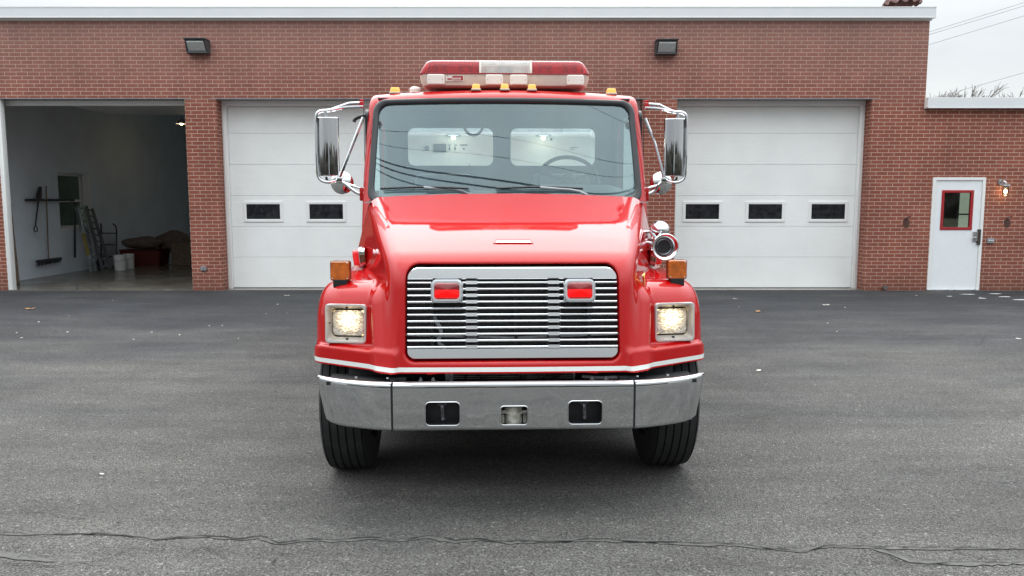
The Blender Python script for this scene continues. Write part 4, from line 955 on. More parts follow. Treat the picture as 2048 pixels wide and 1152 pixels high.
    # ---- turn signals
    for s, x in ((-1, -1.028), (1, 1.020)):
        ts = empty('turn_signal'); ts.parent = T
        y = .53; zt = surf_z(x, y); Mt = front(x, y, zt+.082)
        b = B(); b.box((x, y+.02, zt+.006), (.085, .07, .05), None, .006); b.out('stand', 'black', ts)
        b = B(); b.prism(rrect(.118, .118, .012, 3), Mt, -.050, -.008, scale1=1.0); b.ring(rrect(.120, .120, .012, 3), rrect(.108, .108, .010, 3), Mt, -.012, .0, .003); b.out('housing', pmat('dark_amber_housing', (.10, .035, .015), .3), ts)
        b = B(); lp = lambda s_, z_: [Mt @ Vector((px*s_, py*s_, z_)) for px, py in rrect(.112, .112, .010, 3)]
        b.loops([lp(1, -.004), lp(1, .008), lp(.95, .013), lp(.3, .015)], (False, True)); b.out('lens', 'amber', ts)
        b = B()
        for dx in (-.044, .044): b.sphere(Mt @ Vector((dx, -.046, .012)), .0045, 8, 6)
        b.sphere(Mt @ Vector((.044, .046, .012)), .0045, 8, 6); b.out('screw', 'alu', ts)
        # dim filament glow behind the lens face is the lens' own colour variation
    # ---- side warning lights and horns
    for s in (-1, 1):
        sl_ = empty('side_light'); sl_.parent = T; y, z = .98, 1.385
        x0 = hw_nose(y, z)-.005
        Ms = Matrix.Translation((s*(x0+.022), y, z)) @ Matrix.Rotation(s*math.pi/2+s*.10, 4, 'Y') @ Matrix.Rotation(math.pi/2, 4, 'Z')
        b = B(); b.prism(rrect(.19, .118, .03, 5), Ms, -.03, .0, scale1=1); b.ring(rrect(.20, .132, .034, 5), rrect(.165, .10, .02, 5), Ms, -.012, .008, .004)
        b.out('bezel', 'chrome', sl_)
        b = B(); lp = lambda s_, z_: [Ms @ Vector((px*s_, py*s_, z_)) for px, py in rrect(.168, .104, .024, 5)]
        b.loops([lp(1, 0), lp(1, .035), lp(.93, .05), lp(.5, .058), lp(.1, .06)], (False, True)); b.out('lens', 'redlens', sl_, angle=60)
    hn = empty('air_horn'); hn.parent = T
    hc = Vector((1.005, .80, 1.455)); Mh = front(*hc, 0, 0)
    b = B(); b.lathe([(.083, .0), (.086, .004), (.083, .008), (.074, .004), (.060, -.010), (.050, -.035), (.044, -.040), (.044, -.036), (.040, -.05), (.036, -.16), (.0, -.165)], Mh, 40)
    b.lathe([(.083, .0), (.078, -.012), (.062, -.04), (.05, -.08), (.045, -.30), (.05, -.31), (.05, -.36), (0, -.37)], Mh, 40); b.out('bell', 'chrome', hn)
    b = B(); b.lathe([(.0, -.045), (.0425, -.044), (.0425, -.05), (0, -.05)], Mh, 32); b.out('throat', 'gasket', hn)
    b = B(); b.cyl(hc+Vector((-.03, .18, -.03)), hc+Vector((-.17, .20, -.03)), .014, 12); b.cyl(hc+Vector((-.065, .12, .0)), hc+Vector((-.065, .12, -.15)), .011, 12); b.box(hc+Vector((-.08, .15, .0)), (.07, .05, .06), None, .008); b.out('bracket', 'chrome', hn)
    b = B(); c2 = Vector((1.035, 1.08, 1.55)); b.lathe([(0, .055), (.03, .05), (.055, .03), (.064, 0), (.066, -.03), (.060, -.034), (.05, -.09), (.03, -.14), (0, -.15)], front(*c2), 32); b.cyl(c2+Vector((0, .03, 0)), c2+Vector((-.16, .05, -.02)), .013, 10); b.tube([c2+Vector((-.06, .02, .01)), c2+Vector((-.075, -.05, -.01)), c2+Vector((-.07, -.2, -.05))], .012, 8, sub=1); b.out('siren_drum', 'chrome', hn)
    # gold unit number on the hood side
    y, z = .42, 1.265; x = hw_nose(y, z)*1.0
    xs = np.linspace(1.2, .5, 2001); d = f_hood(xs, np.full_like(xs, y), np.full_like(xs, z)); x = float(xs[np.argmax(d < 0)])
    Mn = Matrix.Translation((x+.012, y, z)) @ Matrix.Rotation(math.pi/2-math.atan(.285), 4, 'Z') @ Matrix.Rotation(math.pi/2-.06, 4, 'X')
    text('unit_number', '76', .125, Mn, 'gold', T, .004, .004)
    # ---- under-hood gap: dark cross member, cooler rods
    b = B(); b.b2(-.95, .95, .30, .40, .56, .80); b.b2(-.72, .72, .16, .30, .60, .715); b.out('cross_member', 'dark', T)
    b = B()
    for z in (.762, .750, .738): b.cyl((-.335, .20, z), (.345, .20, z), .0042, 10)
    b.b2(-.385, -.345, .18, .22, .735, .80, .003); b.b2(.345, .358, .18, .22, .735, .80, .002); b.b2(-.36, -.338, .17, .21, .73, .805, .002); b.out('cooler', 'alu', T)
    b = B()
    for x in (-.52, -.45, .45, .53): b.cyl((x, .14, .735), (x, .14, .748), .012, 6); b.cyl((x, .14, .745), (x, .14, .76), .006, 8)
    b.tube([(.4, .2, .745), (.5, .18, .74), (.62, .16, .75), (.7, .2, .745)], .010, 8, sub=1); b.out('bolt', 'steel', T)
    # ---- chrome bumper : centre piece and two swept wings
    bp = empty('bumper'); bp.parent = T
    prof = [(.058, .757), (.045, .7605), (.020, .762), (.008, .756), (.001, .744), (.000, .72), (.000, .60), (.0005, .51), (.003, .498), (.012, .489), (.03, .486), (.058, .486)]
    def sweep(path, prof_fn, name, mat='chrome_dull', th=.004):
        b = B(); P = [Vector((*p, 0)) for p in path]; ls = []
        for i, p in enumerate(P):
            t = (P[min(i+1, len(P)-1)]-P[max(i-1, 0)]).normalized(); n = Vector((-t.y, t.x, 0))
            if n.y < 0: n = -n
            pf = prof_fn(i/(len(P)-1)); outer = [p+n*d+Vector((0, 0, z)) for d, z in pf]
            inner = [p+n*(d+th)+Vector((0, 0, min(max(z, .4905), .7575))) for d, z in pf]
            ls.append(outer+inner[::-1])
        b.loops(ls, (True, True)); return b.out(name, mat, bp, angle=50)
    cp = sweep([(-.662+1.324*i/24, 0.0) for i in range(25)], lambda f: prof, 'bumper_face')
    cb = B()
    for x, w_, z0, z1, r_ in ((-.391, .190, .522, .652, .026), (.395, .190, .522, .652, .026), (.002, .150, .522, .626, .018)):
        cb.prism(rrect(w_, z1-z0, r_, 6), front(x, 0, (z0+z1)/2), -.06, .05)
    boolean_cut(cp, cb.out('cutter', 'black', bp))
    for x, w_, z0, z1, r_ in ((-.391, .190, .522, .652, .026), (.395, .190, .522, .652, .026), (.002, .150, .522, .626, .018)):
        Mq = front(x, 0, (z0+z1)/2)
        lp = lambda g, z_: [Mq @ Vector((px, py, z_)) for px, py in rrect(w_+g, z1-z0+g, r_+g/2, 6)]
        b = B(); b.loops([lp(.006, .0005), lp(.003, .0025), lp(-.004, .001), lp(-.010, -.012), lp(-.010, -.022)]); b.out('hole_lip', 'chrome_dull', bp)
    def wprof(s):
        def fn(f):
            z1 = .762-.004*f; pf = []
            for d, z in prof: pf.append((d*(1-.2*f), z if z < .6 else z))
            return pf
        return fn
    for s in (-1, 1):
        path = [(s*x, y) for x, y in ((.674, .0), (.76, .018), (.85, .048), (.93, .083), (1.0, .122), (1.06, .163), (1.10, .20), (1.125, .235))]
        b = B(); P = []
        for (a, c) in zip(path, path[1:]):
            for k in range(3): P.append((a[0]+(c[0]-a[0])*k/3, a[1]+(c[1]-a[1])*k/3))
        P.append(path[-1]); n_ = len(P)
        ls = []
        for i, p in enumerate(P):
            q0 = P[max(0, i-1)]; q1 = P[min(n_-1, i+1)]; t = Vector((q1[0]-q0[0], q1[1]-q0[1], 0)).normalized(); n = Vector((-t.y, t.x, 0))
            if n.y < 0: n = -n
            f = i/(n_-1); L_ = []
            for d, z in prof:
                sh = -.050*max(0, (f-.55)/.45)*(.762-z)/.276
                L_.append(Vector((p[0]+s*sh, p[1], 0))+n*d*(1-.3*f)+Vector((0, 0, z+.012*f*(z < .6)-.006*f*(z > .7))))
            inn = [v+n*.006+Vector((0, 0, (.62-v.z)*.03)) for v in L_]; ls.append(L_+inn[::-1])
        b.loops(ls, (True, True)); wg = b.out('bumper_wing', 'chrome_dull', bp, angle=50)
        b = B(); b.cyl((s*.70, .10, .764), (s*.70, .10, .772), .009, 8); b.cyl((s*.88, .13, .762), (s*.88, .13, .77), .009, 8); b.out('bolt', 'alu', wg)
        b = B(); b.b2(min(s*.655, s*.682), max(s*.655, s*.682), .006, .10, .49, .758, .002); b.out('seam_strip', 'gasket', bp)
        b = B(); b.b2(min(s*.60, s*.70), max(s*.60, s*.70), .10, .18, .74, .766); b.b2(min(s*.7, s*1.05), max(s*.7, s*1.05), .14, .34, .72, .74); b.out('bracket', 'dark', bp)
    # tow hooks and centre fitting
    for x in (-.391, .395):
        b = B(); b.tube([(x-.005, .07, .64), (x-.005, .03, .635), (x-.002, .02, .59), (x-.002, .03, .548), (x+.012, .05, .545)], .011, 8, sub=2); b.box((x-.004, .05, .635), (.05, .04, .02), None, .004); b.out('tow_hook', pmat('worn_hook', (.10, .10, .11), .35, .7, var=.6, vscale=60) if 'worn_hook' not in bpy.data.materials else bpy.data.materials['worn_hook'], T)
        b = B(); b.b2(x-.13, x+.13, .09, .10, .50, .70); b.b2(x-.13, x-.12, .03, .10, .5, .7); b.b2(x+.12, x+.13, .03, .10, .5, .7); b.out('recess_backing', 'black', bp)
    tw = pmat('cast_fitting', (.42, .41, .36), .6, .3, var=.35, vscale=25, bump=.5, bscale=50)
    b = B(); b.cyl((.002, .075, .50), (.002, .075, .65), .048, 24); b.cyl((-.075, .06, .577), (.079, .06, .577), .010, 12); b.box((.002, .05, .577), (.085, .03, .006)); b.b2(-.07, -.05, .06, .09, .5, .56, .002); b.b2(.055, .075, .06, .09, .5, .56, .002); b.out('centre_fitting', tw, bp)
    b = B(); b.b2(-.10, .104, .115, .12, .50, .66); b.out('backing', 'black', bp)
    # paint-crack marks left as fine lines in the chrome are part of its finish
truck_front()

# ---- wheels
def wheel(parent, x0, x1, yc, s, dual=False):
    wv_ = empty('wheel'); wv_.parent = parent
    Rr = .495; b = B(); w_ = x1-x0; xm = (x0+x1)/2
    Mx = Matrix.Translation((xm, yc, Rr-.006)) @ Matrix.Rotation(math.pi/2, 4, 'Y')
    h = w_/2
    prof = [(.285, -h+.02), (.30, -h), (.42, -h-.004), (.465, -h+.004), (.486, -h+.018)]
    for k in range(5):                       # five ribs, four grooves
        a = -h+.022+k*(w_-.044)/5; c = a+(w_-.044)/5
        cr = lambda q: Rr-.006*((q/h)**2)
        prof += [(cr(a)-.012, a+.001), (cr(a), a+.006), (cr(c), c-.006), (cr(c)-.012, c-.001)]
    prof += [(.486, h-.018), (.465, h-.004), (.42, h+.004), (.30, h), (.285, h-.02)]
    b.lathe(prof, Mx, 72); b.out('tyre', 'rubber', wv_, angle=30)
    b = B(); o_ = s*1.0
    b.lathe([(.288, -h+.03), (.27, -h+.03), (.255, -.02), (.255, .02), (.27, h-.03), (.288, h-.03)], Mx, 48)
    zf = (h-.10)*s; b.lathe([(.258, zf-.0), (.20, zf+.02*s), (.10, zf+.05*s), (.085, zf+.11*s), (0, zf+.12*s)], Mx, 32)
    for k in range(10):
        a = 2*math.pi*k/10; c = Mx @ Vector((.15*math.cos(a), .15*math.sin(a), zf+.035*s)); b.cyl(c, c+Vector((.03*s, 0, 0)), .014, 6)
    b.out('rim', 'alu', wv_)
    return wv_
wheel(T, -1.165, -.885, .92, -1); wheel(T, .885, 1.165, .92, 1)
for s in (-1, 1):
    wheel(T, s*1.03-.13, s*1.03+.13, 5.55, s); wheel(T, s*.73-.13, s*.73+.13, 5.55, s)
b = B(); b.b2(-.62, -.54, .35, 7.6, .55, .80); b.b2(.54, .62, .35, 7.6, .55, .80); b.cyl((-.9, .92, .49), (.9, .92, .49), .06, 12); b.cyl((-.9, 5.55, .49), (.9, 5.55, .49), .10, 14); b.sphere((0, 5.55, .49), .24)
b.b2(-.40, .40, .45, 1.5, .52, 1.15, .03); b.b2(-.9, .9, 1.5, 3.0, .60, 1.05); b.b2(-.78, -.66, .4, 1.5, .62, 1.2); b.b2(.66, .78, .4, 1.5, .62, 1.2)
b.b2(-1.15, -.80, 1.45, 1.47, .25, 1.2); b.b2(.80, 1.15, 1.45, 1.47, .25, 1.2); b.out('chassis', 'dark', T)
for s in (-1, 1):
    b = B(); b.b2(min(s*.62, s*1.16), max(s*.62, s*1.16), 1.55, 4.0, .30, .62, .05); b.out('light_block_tank', 'alu', T)  # tank-shaped box added to stop side light reaching under the truck
    b = B(); b.b2(min(s*.62, s*1.18), max(s*.62, s*1.18), 4.06, 4.9, .34, .625, .01); b.b2(min(s*.62, s*1.18), max(s*.62, s*1.18), 6.2, 7.78, .34, .625, .01); b.out('light_block_skirt', 'red', T)  # low skirts added to keep the ground beneath the body dark

# ---- cab
CY = 1.50
def wind_y(x, z): return CY+(z-1.78)*.415+.165*(x*x)
HT, HB_, HWB, HWT = 2.505, 1.745, 1.008, .985
def hole_w(z): return HWB+(HWT-HWB)*(z-HB_)/(HT-HB_)
def cab_body(ax, y, z):
    fr = (wind_y(ax, z)-.012-y)*.92
    top = (z-(2.585-.036*ax*ax+.045*np.clip((y-1.85)/.5, 0, 1)))*.99       # brow rolls back above the glass
    sd = ax-(1.052+.012*np.sin((z-1.2)*2.2)-.015*np.clip(z-1.9, 0, 1))
    return smax(smax(smax(fr, top, .10), sd, .055), np.maximum(y-2.92, 1.02-z), .05)
def f_cab(x, y, z):
    ax = np.abs(x); d = cab_body(ax, y, z)
    d = smax(d, -(d+.055), .01)
    # windshield opening
    def rrh(u, v, hu, hv, r):
        a = np.abs(u)-hu+r; c = np.abs(v)-hv+r
        return np.sqrt(np.maximum(a, 0)**2+np.maximum(c, 0)**2)+np.minimum(np.maximum(a, c), 0)-r
    wz = np.maximum(rrh(ax/ (HWB+(HWT-HWB)*np.clip((z-HB_)/(HT-HB_), 0, 1)) , z-(HT+HB_)/2, 1.0, (HT-HB_)/2, .09), y-(wind_y(ax, z)+.10))
    d = np.maximum(d, -wz)
    # rear windows
    rw = np.maximum(rrh(ax-.455, z-2.225, .39, .178, .07), 2.5-y)
    d = np.maximum(d, -rw)
    # side windows
    sw = np.maximum(rrh(y-2.36, z-2.13, .40, .30, .06), .8-ax)
    d = np.maximum(d, -sw)
    return d
cab = implicit('cab', f_cab, (-1.10, 1.40, 1.02), (1.10, 2.98, 2.68), .0125, 'red', T)

me = cab.data; me.materials.append(M['interior']); cc = np.zeros(len(me.polygons)*3); me.polygons.foreach_get('center', cc); cc = cc.reshape(-1, 3)
fwd = wind_y(np.abs(cc[:, 0]), cc[:, 2])
ins = cab_body(np.abs(cc[:, 0]), cc[:, 1], cc[:, 2]) < -.030
me.polygons.foreach_set('material_index', ins.astype(np.int32))
def cab_parts():
    # glass and gasket
    ws = empty('windshield'); ws.parent = T
    b = B(); b.grid(lambda u, v: Vector(((2*u-1)*hole_w(HB_+(HT-HB_)*v)*1.0, wind_y((2*u-1)*hole_w(HB_+(HT-HB_)*v), HB_+(HT-HB_)*v)+.004, HB_+(HT-HB_)*v)), 64, 32); b.out('glass', 'wind', ws, recalc=False)
    def loop_pts(g, r, dy):
        pts = []
        zc = (HT+HB_)/2; hv = (HT-HB_)/2+g
        for px, pz in rrect(2, 2*hv, .0001, 1): pass
        P = []
        n = 10
        for i, (sx, sz) in enumerate(((1, 1), (-1, 1), (-1, -1), (1, -1))):
            for k in range(n+1):
                a = math.pi/2*(i+k/n); z = zc+sz*(hv-r)+r*math.sin(a); hw_ = hole_w(z)+g
                P.append((sx*(hw_-r)+r*math.cos(a), z))
        Q = []
        for i in range(len(P)):
            a, c = P[i], P[(i+1) % len(P)]; m = max(1, int(math.dist(a, c)/.06))
            for k in range(m): x = a[0]+(c[0]-a[0])*k/m; z = a[1]+(c[1]-a[1])*k/m; Q.append(Vector((x, wind_y(x, z)+dy, z)))
        return Q
    # match counts by sampling the same parameter
    def ringpts(g, r, dy, n=220):
        Q = loop_pts(g, r, dy); L_ = [0]
        for a, c in zip(Q, Q[1:]+Q[:1]): L_.append(L_[-1]+(c-a).length)
        out = []; tot = L_[-1]; j = 0
        for k in range(n):
            s_ = tot*k/n
            while L_[j+1] < s_: j += 1
            f = (s_-L_[j])/(L_[j+1]-L_[j]); out.append(Q[j].lerp(Q[(j+1) % len(Q)], f))
        return out
    b = B(); b.loops([ringpts(.012, .09, .045), ringpts(.016, .09, .002), ringpts(.014, .09, -.016), ringpts(.004, .09, -.024), ringpts(-.018, .085, -.016), ringpts(-.030, .08, -.003), ringpts(-.032, .08, .012)]); b.out('gasket', 'gasket', ws, angle=80)
    # wipers
    for x0, x1, xp in ((-.92, -.27, -.62), (-.07, .56, .28)):
        wp = empty('wiper'); wp.parent = T
        z = 1.842
        P = [Vector((x, wind_y(x, z+.002)-.040, z+.010*math.sin(math.pi*(x-x0)/(x1-x0))-.004)) for x in np.linspace(x0, x1, 12)]
        b = B(); b.tube(P, .008, 6); b.tube([p+Vector((0, .016, .004)) for p in P], .005, 5); b.out('blade', 'black', wp)
        xm = (x0+x1)/2; b = B(); b.tube([Vector((xm, wind_y(xm, z)-.05, z+.004)), Vector((xm+.10, wind_y(xm, z)-.055, z-.006)), Vector((xm+.26, wind_y(xm, z)-.05, z-.016)), Vector((xm+.34, wind_y(xm, z)-.06, z-.05))], .010, 6, sub=1); b.out('arm', 'steel', wp)
    b = B(); b.grid(lambda u, v: Vector(((2*u-1)*1.0, 1.30+.24*v+.12*(2*u-1)**2*v, 1.775-.03*(2*u-1)**2-.012+.02*v)), 20, 3); b.out('cowl', 'black', T, recalc=False)
    # side glass, rear glass
    for s in (-1, 1):
        b = B(); b.grid(lambda u, v: Vector((s*1.023, 1.95+.82*u, 1.82+.62*v)), 1, 1); b.out('side_glass', 'sideglass', T, recalc=False)
        b = B(); Ms = Matrix.Translation((s*1.064, 2.36, 2.13)) @ Matrix.Rotation(s*math.pi/2, 4, 'Y') @ Matrix.Rotation(math.pi/2, 4, 'Z')
        b.ring(rrect(.84, .64, .07), rrect(.79, .59, .05), Ms, -.02, .006, .003); b.out('side_gasket', 'gasket', T)
        dr = empty('door'); dr.parent = T
        b = B()
        for y in (1.87, 2.83): b.box((s*1.0655, y, 1.8), (.004, .008, 1.45))
        b.box((s*1.0655, 2.35, 1.075), (.004, .96, .008)); b.out('door_seam', 'gasket', dr)
        b = B(); b.box((s*1.08, 2.70, 1.66), (.03, .14, .035), None, .006); b.out('handle', 'chrome', dr)
        b = B(); b.box((s*1.075, 1.80, 1.79), (.03, .05, .07), None, .004); b.box((s*1.075, 1.84, 2.50), (.03, .03, .014), None, .002); b.out('hinge', 'red', dr)
        b = B(); b.b2(min(s*.78, s*1.10), max(s*.78, s*1.10), 1.75, 2.75, .45, .48, .004); b.b2(min(s*.8, s*1.08), max(s*.8, s*1.08), 1.8, 2.7, .78, .81, .004); b.out('step', 'alu', T)
    b = B(); b.b2(-.86, -.05, 2.895, 2.9, 2.03, 2.42); b.b2(.05, .86, 2.895, 2.9, 2.03, 2.42); b.out('rear_glass', 'clear', T)
    b = B()
    for cx in (-.455, .455): b.ring(rrect(.80, .376, .075), rrect(.755, .33, .06), front(cx, 2.862, 2.225), -.03, .012, .003)
    b.out('rear_gasket', 'interior', T)
    # lining, dash, seats, wheel
    b = B(); b.b2(-.985, .985, 2.835, 2.85, 1.1, 2.02); b.b2(-.985, .985, 2.835, 2.85, 2.43, 2.54); b.b2(-.045, .045, 2.836, 2.85, 2.0, 2.45); b.b2(-.985, -.87, 2.835, 2.85, 2.0, 2.45); b.b2(.87, .985, 2.835, 2.85, 2.0, 2.45)
    b.b2(-.97, .97, 1.95, 2.83, 2.525, 2.535); b.b2(-.97, .97, 1.6, 2.83, 1.05, 1.10); b.out('lining', 'interior', T)
    ds = empty('dashboard'); ds.parent = T
    def dash(u, v):
        x = (2*u-1)*.96; y = 1.58+.16*x*x+.36*v; z = 1.775+.055*math.sin(math.pi*min(1, v*1.2)*.5)
        if x > .10: z += .045*min(1, (x-.10)/.12)*v
        if x > .85: z -= .05*(x-.85)/.11*v
        return Vector((x, y, z))
    b = B(); b.grid(dash, 48, 12); b.b2(-.96, .96, 1.90, 2.05, 1.35, 1.80, .02); b.out('dash_top', pmat('dash_vinyl', (.14, .175, .18), .55, var=.1), ds, recalc=False)
    b = B(); c = Vector((.515, 2.12, 1.915)); n = 40; b.tube([c+Vector((.235*math.cos(a), .235*math.sin(a)*.55-.0, .235*math.sin(a)*.80)) for a in [2*math.pi*k/n for k in range(n)]], .016, 8, closed=True)
    b.cyl(c, c+Vector((0, -.25, -.25)), .03, 12); b.cyl(c+Vector((0, .01, .01)), c+Vector((0, -.02, -.02)), .06, 16)
    for a in (.3, 2.84, 4.71): b.tube([c, c+Vector((.235*math.cos(a), .235*math.sin(a)*.55, .235*math.sin(a)*.8))], .012, 6)
    b.out('steering_wheel', 'black', T)
    for x in (-.5, .5):
        st = empty('seat'); st.parent = T
        b = B(); b.box((x, 2.60, 1.72), (.50, .14, .52), Matrix.Rotation(-.12, 3, 'X'), .05); b.out('backrest', 'seat', st)
        b = B(); b.box((x, 2.38, 1.42), (.50, .5, .14), None, .04); b.out('cushion', 'seat', st)
    # coiled cord / strap hanging at the top of the rear window
    b = B(); b.tube([Vector((-.25+.085*math.cos(a), 2.78, 2.42+.10*math.sin(a))) for a in [math.pi+math.pi*k/12 for k in range(13)]], .012, 8); b.out('cord', 'black', T)
    # clearance lights and small roof lights
    for x in (-.846, -.217, 0.0, .208, .838):
        cl = empty('clearance_light'); cl.parent = T; y = 1.89+.22*x*x
        zr = surf_z(x, y, f_cab)
        w_ = .062 if abs(x) < .5 else .075
        b = B(); b.box((x, y, zr+.004), (w_+.012, .07, .014), None, .004); b.out('base', 'cream', cl)
        b = B(); b.loops([[Vector((x+px, y+py, zr+.008)) for px, py in rrect(w_, .055, .012, 4)], [Vector((x+px*.95, y+py*.9, zr+.035)) for px, py in rrect(w_, .055, .012, 4)], [Vector((x+px*.72, y+py*.6, zr+.047)) for px, py in rrect(w_, .055, .012, 4)]], (True, True)); b.out('lens', 'amber_lit', cl)
    b = B(); b.lathe([(.045, 0), (.045, .03), (.03, .045), (0, .05)], Matrix.Translation((-.69, 2.05, surf_z(-.69, 2.05, f_cab)-.002)), 20); b.out('antenna_base', 'cream2', T)
    # grab hook by the door frame
    b = B(); b.tube([(-1.06, 1.95, 2.40), (-1.10, 1.95, 2.395), (-1.145, 1.95, 2.375), (-1.155, 1.95, 2.35)], .014, 8, sub=2); b.out('grab_handle', 'black', T)
cab_parts()

def mirrors():
    for s in (-1, 1):
        mr = empty('mirror'); mr.parent = T; y = 1.78
        X = lambda v: s*v - (.035 if s > 0 and v > 1.18 else 0)
        b = B()
        C = [(X(1.055), y, 2.448), (X(1.20), y, 2.442), (X(1.30), y-.01, 2.415), (X(1.385), y-.02, 2.412), (X(1.405), y-.02, 2.36), (X(1.405), y-.02, 1.95), (X(1.385), y-.02, 1.905), (X(1.33), y-.02, 1.885), (X(1.27), y-.01, 1.90)]
        b.tube(C, .0125, 10, sub=2)
        b.tube([(X(1.07), y, 2.475), (X(1.16), y, 2.470), (X(1.29), y-.005, 2.425)], .010, 8)
        b.tube([(X(1.06), y+.02, 2.37), (X(1.13), y+.01, 2.20), (X(1.245), y-.01, 1.915)], .0125, 10)
        b.tube([(X(1.07), y, 1.79), (X(1.14), y, 1.82), (X(1.21), y-.01, 1.885), (X(1.27), y-.01, 1.905)], .0125, 10, sub=2)
        b.tube([(X(1.07), y, 1.84), (X(1.17), y, 1.868), (X(1.26), y-.01, 1.90)], .010, 8)
        b.cyl((X(1.335), y-.015, 2.415), (X(1.335), y-.015, 2.365), .012, 10); b.cyl((X(1.335), y-.015, 1.93), (X(1.335), y-.015, 1.89), .012, 10)
        b.cyl((X(1.29), y-.02, 2.425), (X(1.29), y-.02, 2.40), .009, 6); b.box((X(1.24), y-.02, 1.905), (.04, .03, .04), None, .006)
        b.out('mirror_frame', 'chrome', mr)
        b = B(); b.box((X(1.075), y+.01, 1.80), (.04, .05, .10), None, .006); b.box((X(1.07), y+.01, 2.46), (.03, .04, .05), None, .005); b.out('mirror_bracket', 'red', mr)
        # ribbed chrome back: two shallow facets with a raised spine
        sec = [(-.078, .030), (-.078, .004), (-.070, -.006), (-.030, -.016), (-.012, -.020), (-.008, -.030), (.012, -.030), (.016, -.020), (.034, -.018), (.068, -.008), (.078, .004), (.078, .030)]
        cx = X(1.322)
        b = B(); ls = [[Vector((cx+s*px*q, y-.01+py*q+(.004 if q < 1 else 0), z)) for px, py in sec] for z, q in ((1.935, .93), (1.942, 1), (2.36, 1), (2.367, .93))]
        b.loops(ls, (True, True)); b.out('mirror_back', 'chrome', mr, angle=50)
        b = B(); b.box((cx, y+.022, 2.15), (.14, .004, .40)); b.out('mirror_pane', 'mirror', mr)
        b = B(); Mq = front(X(1.235), y+.05, 1.885); b.lathe([(0, .030), (.035, .026), (.068, .012), (.086, -.006), (.086, -.014), (0, -.016)], Mq, 36); b.cyl((X(1.235), y+.03, 1.885), (X(1.26), y-.01, 1.905), .01, 8); b.out('round_mirror', 'chrome', mr)
mirrors()

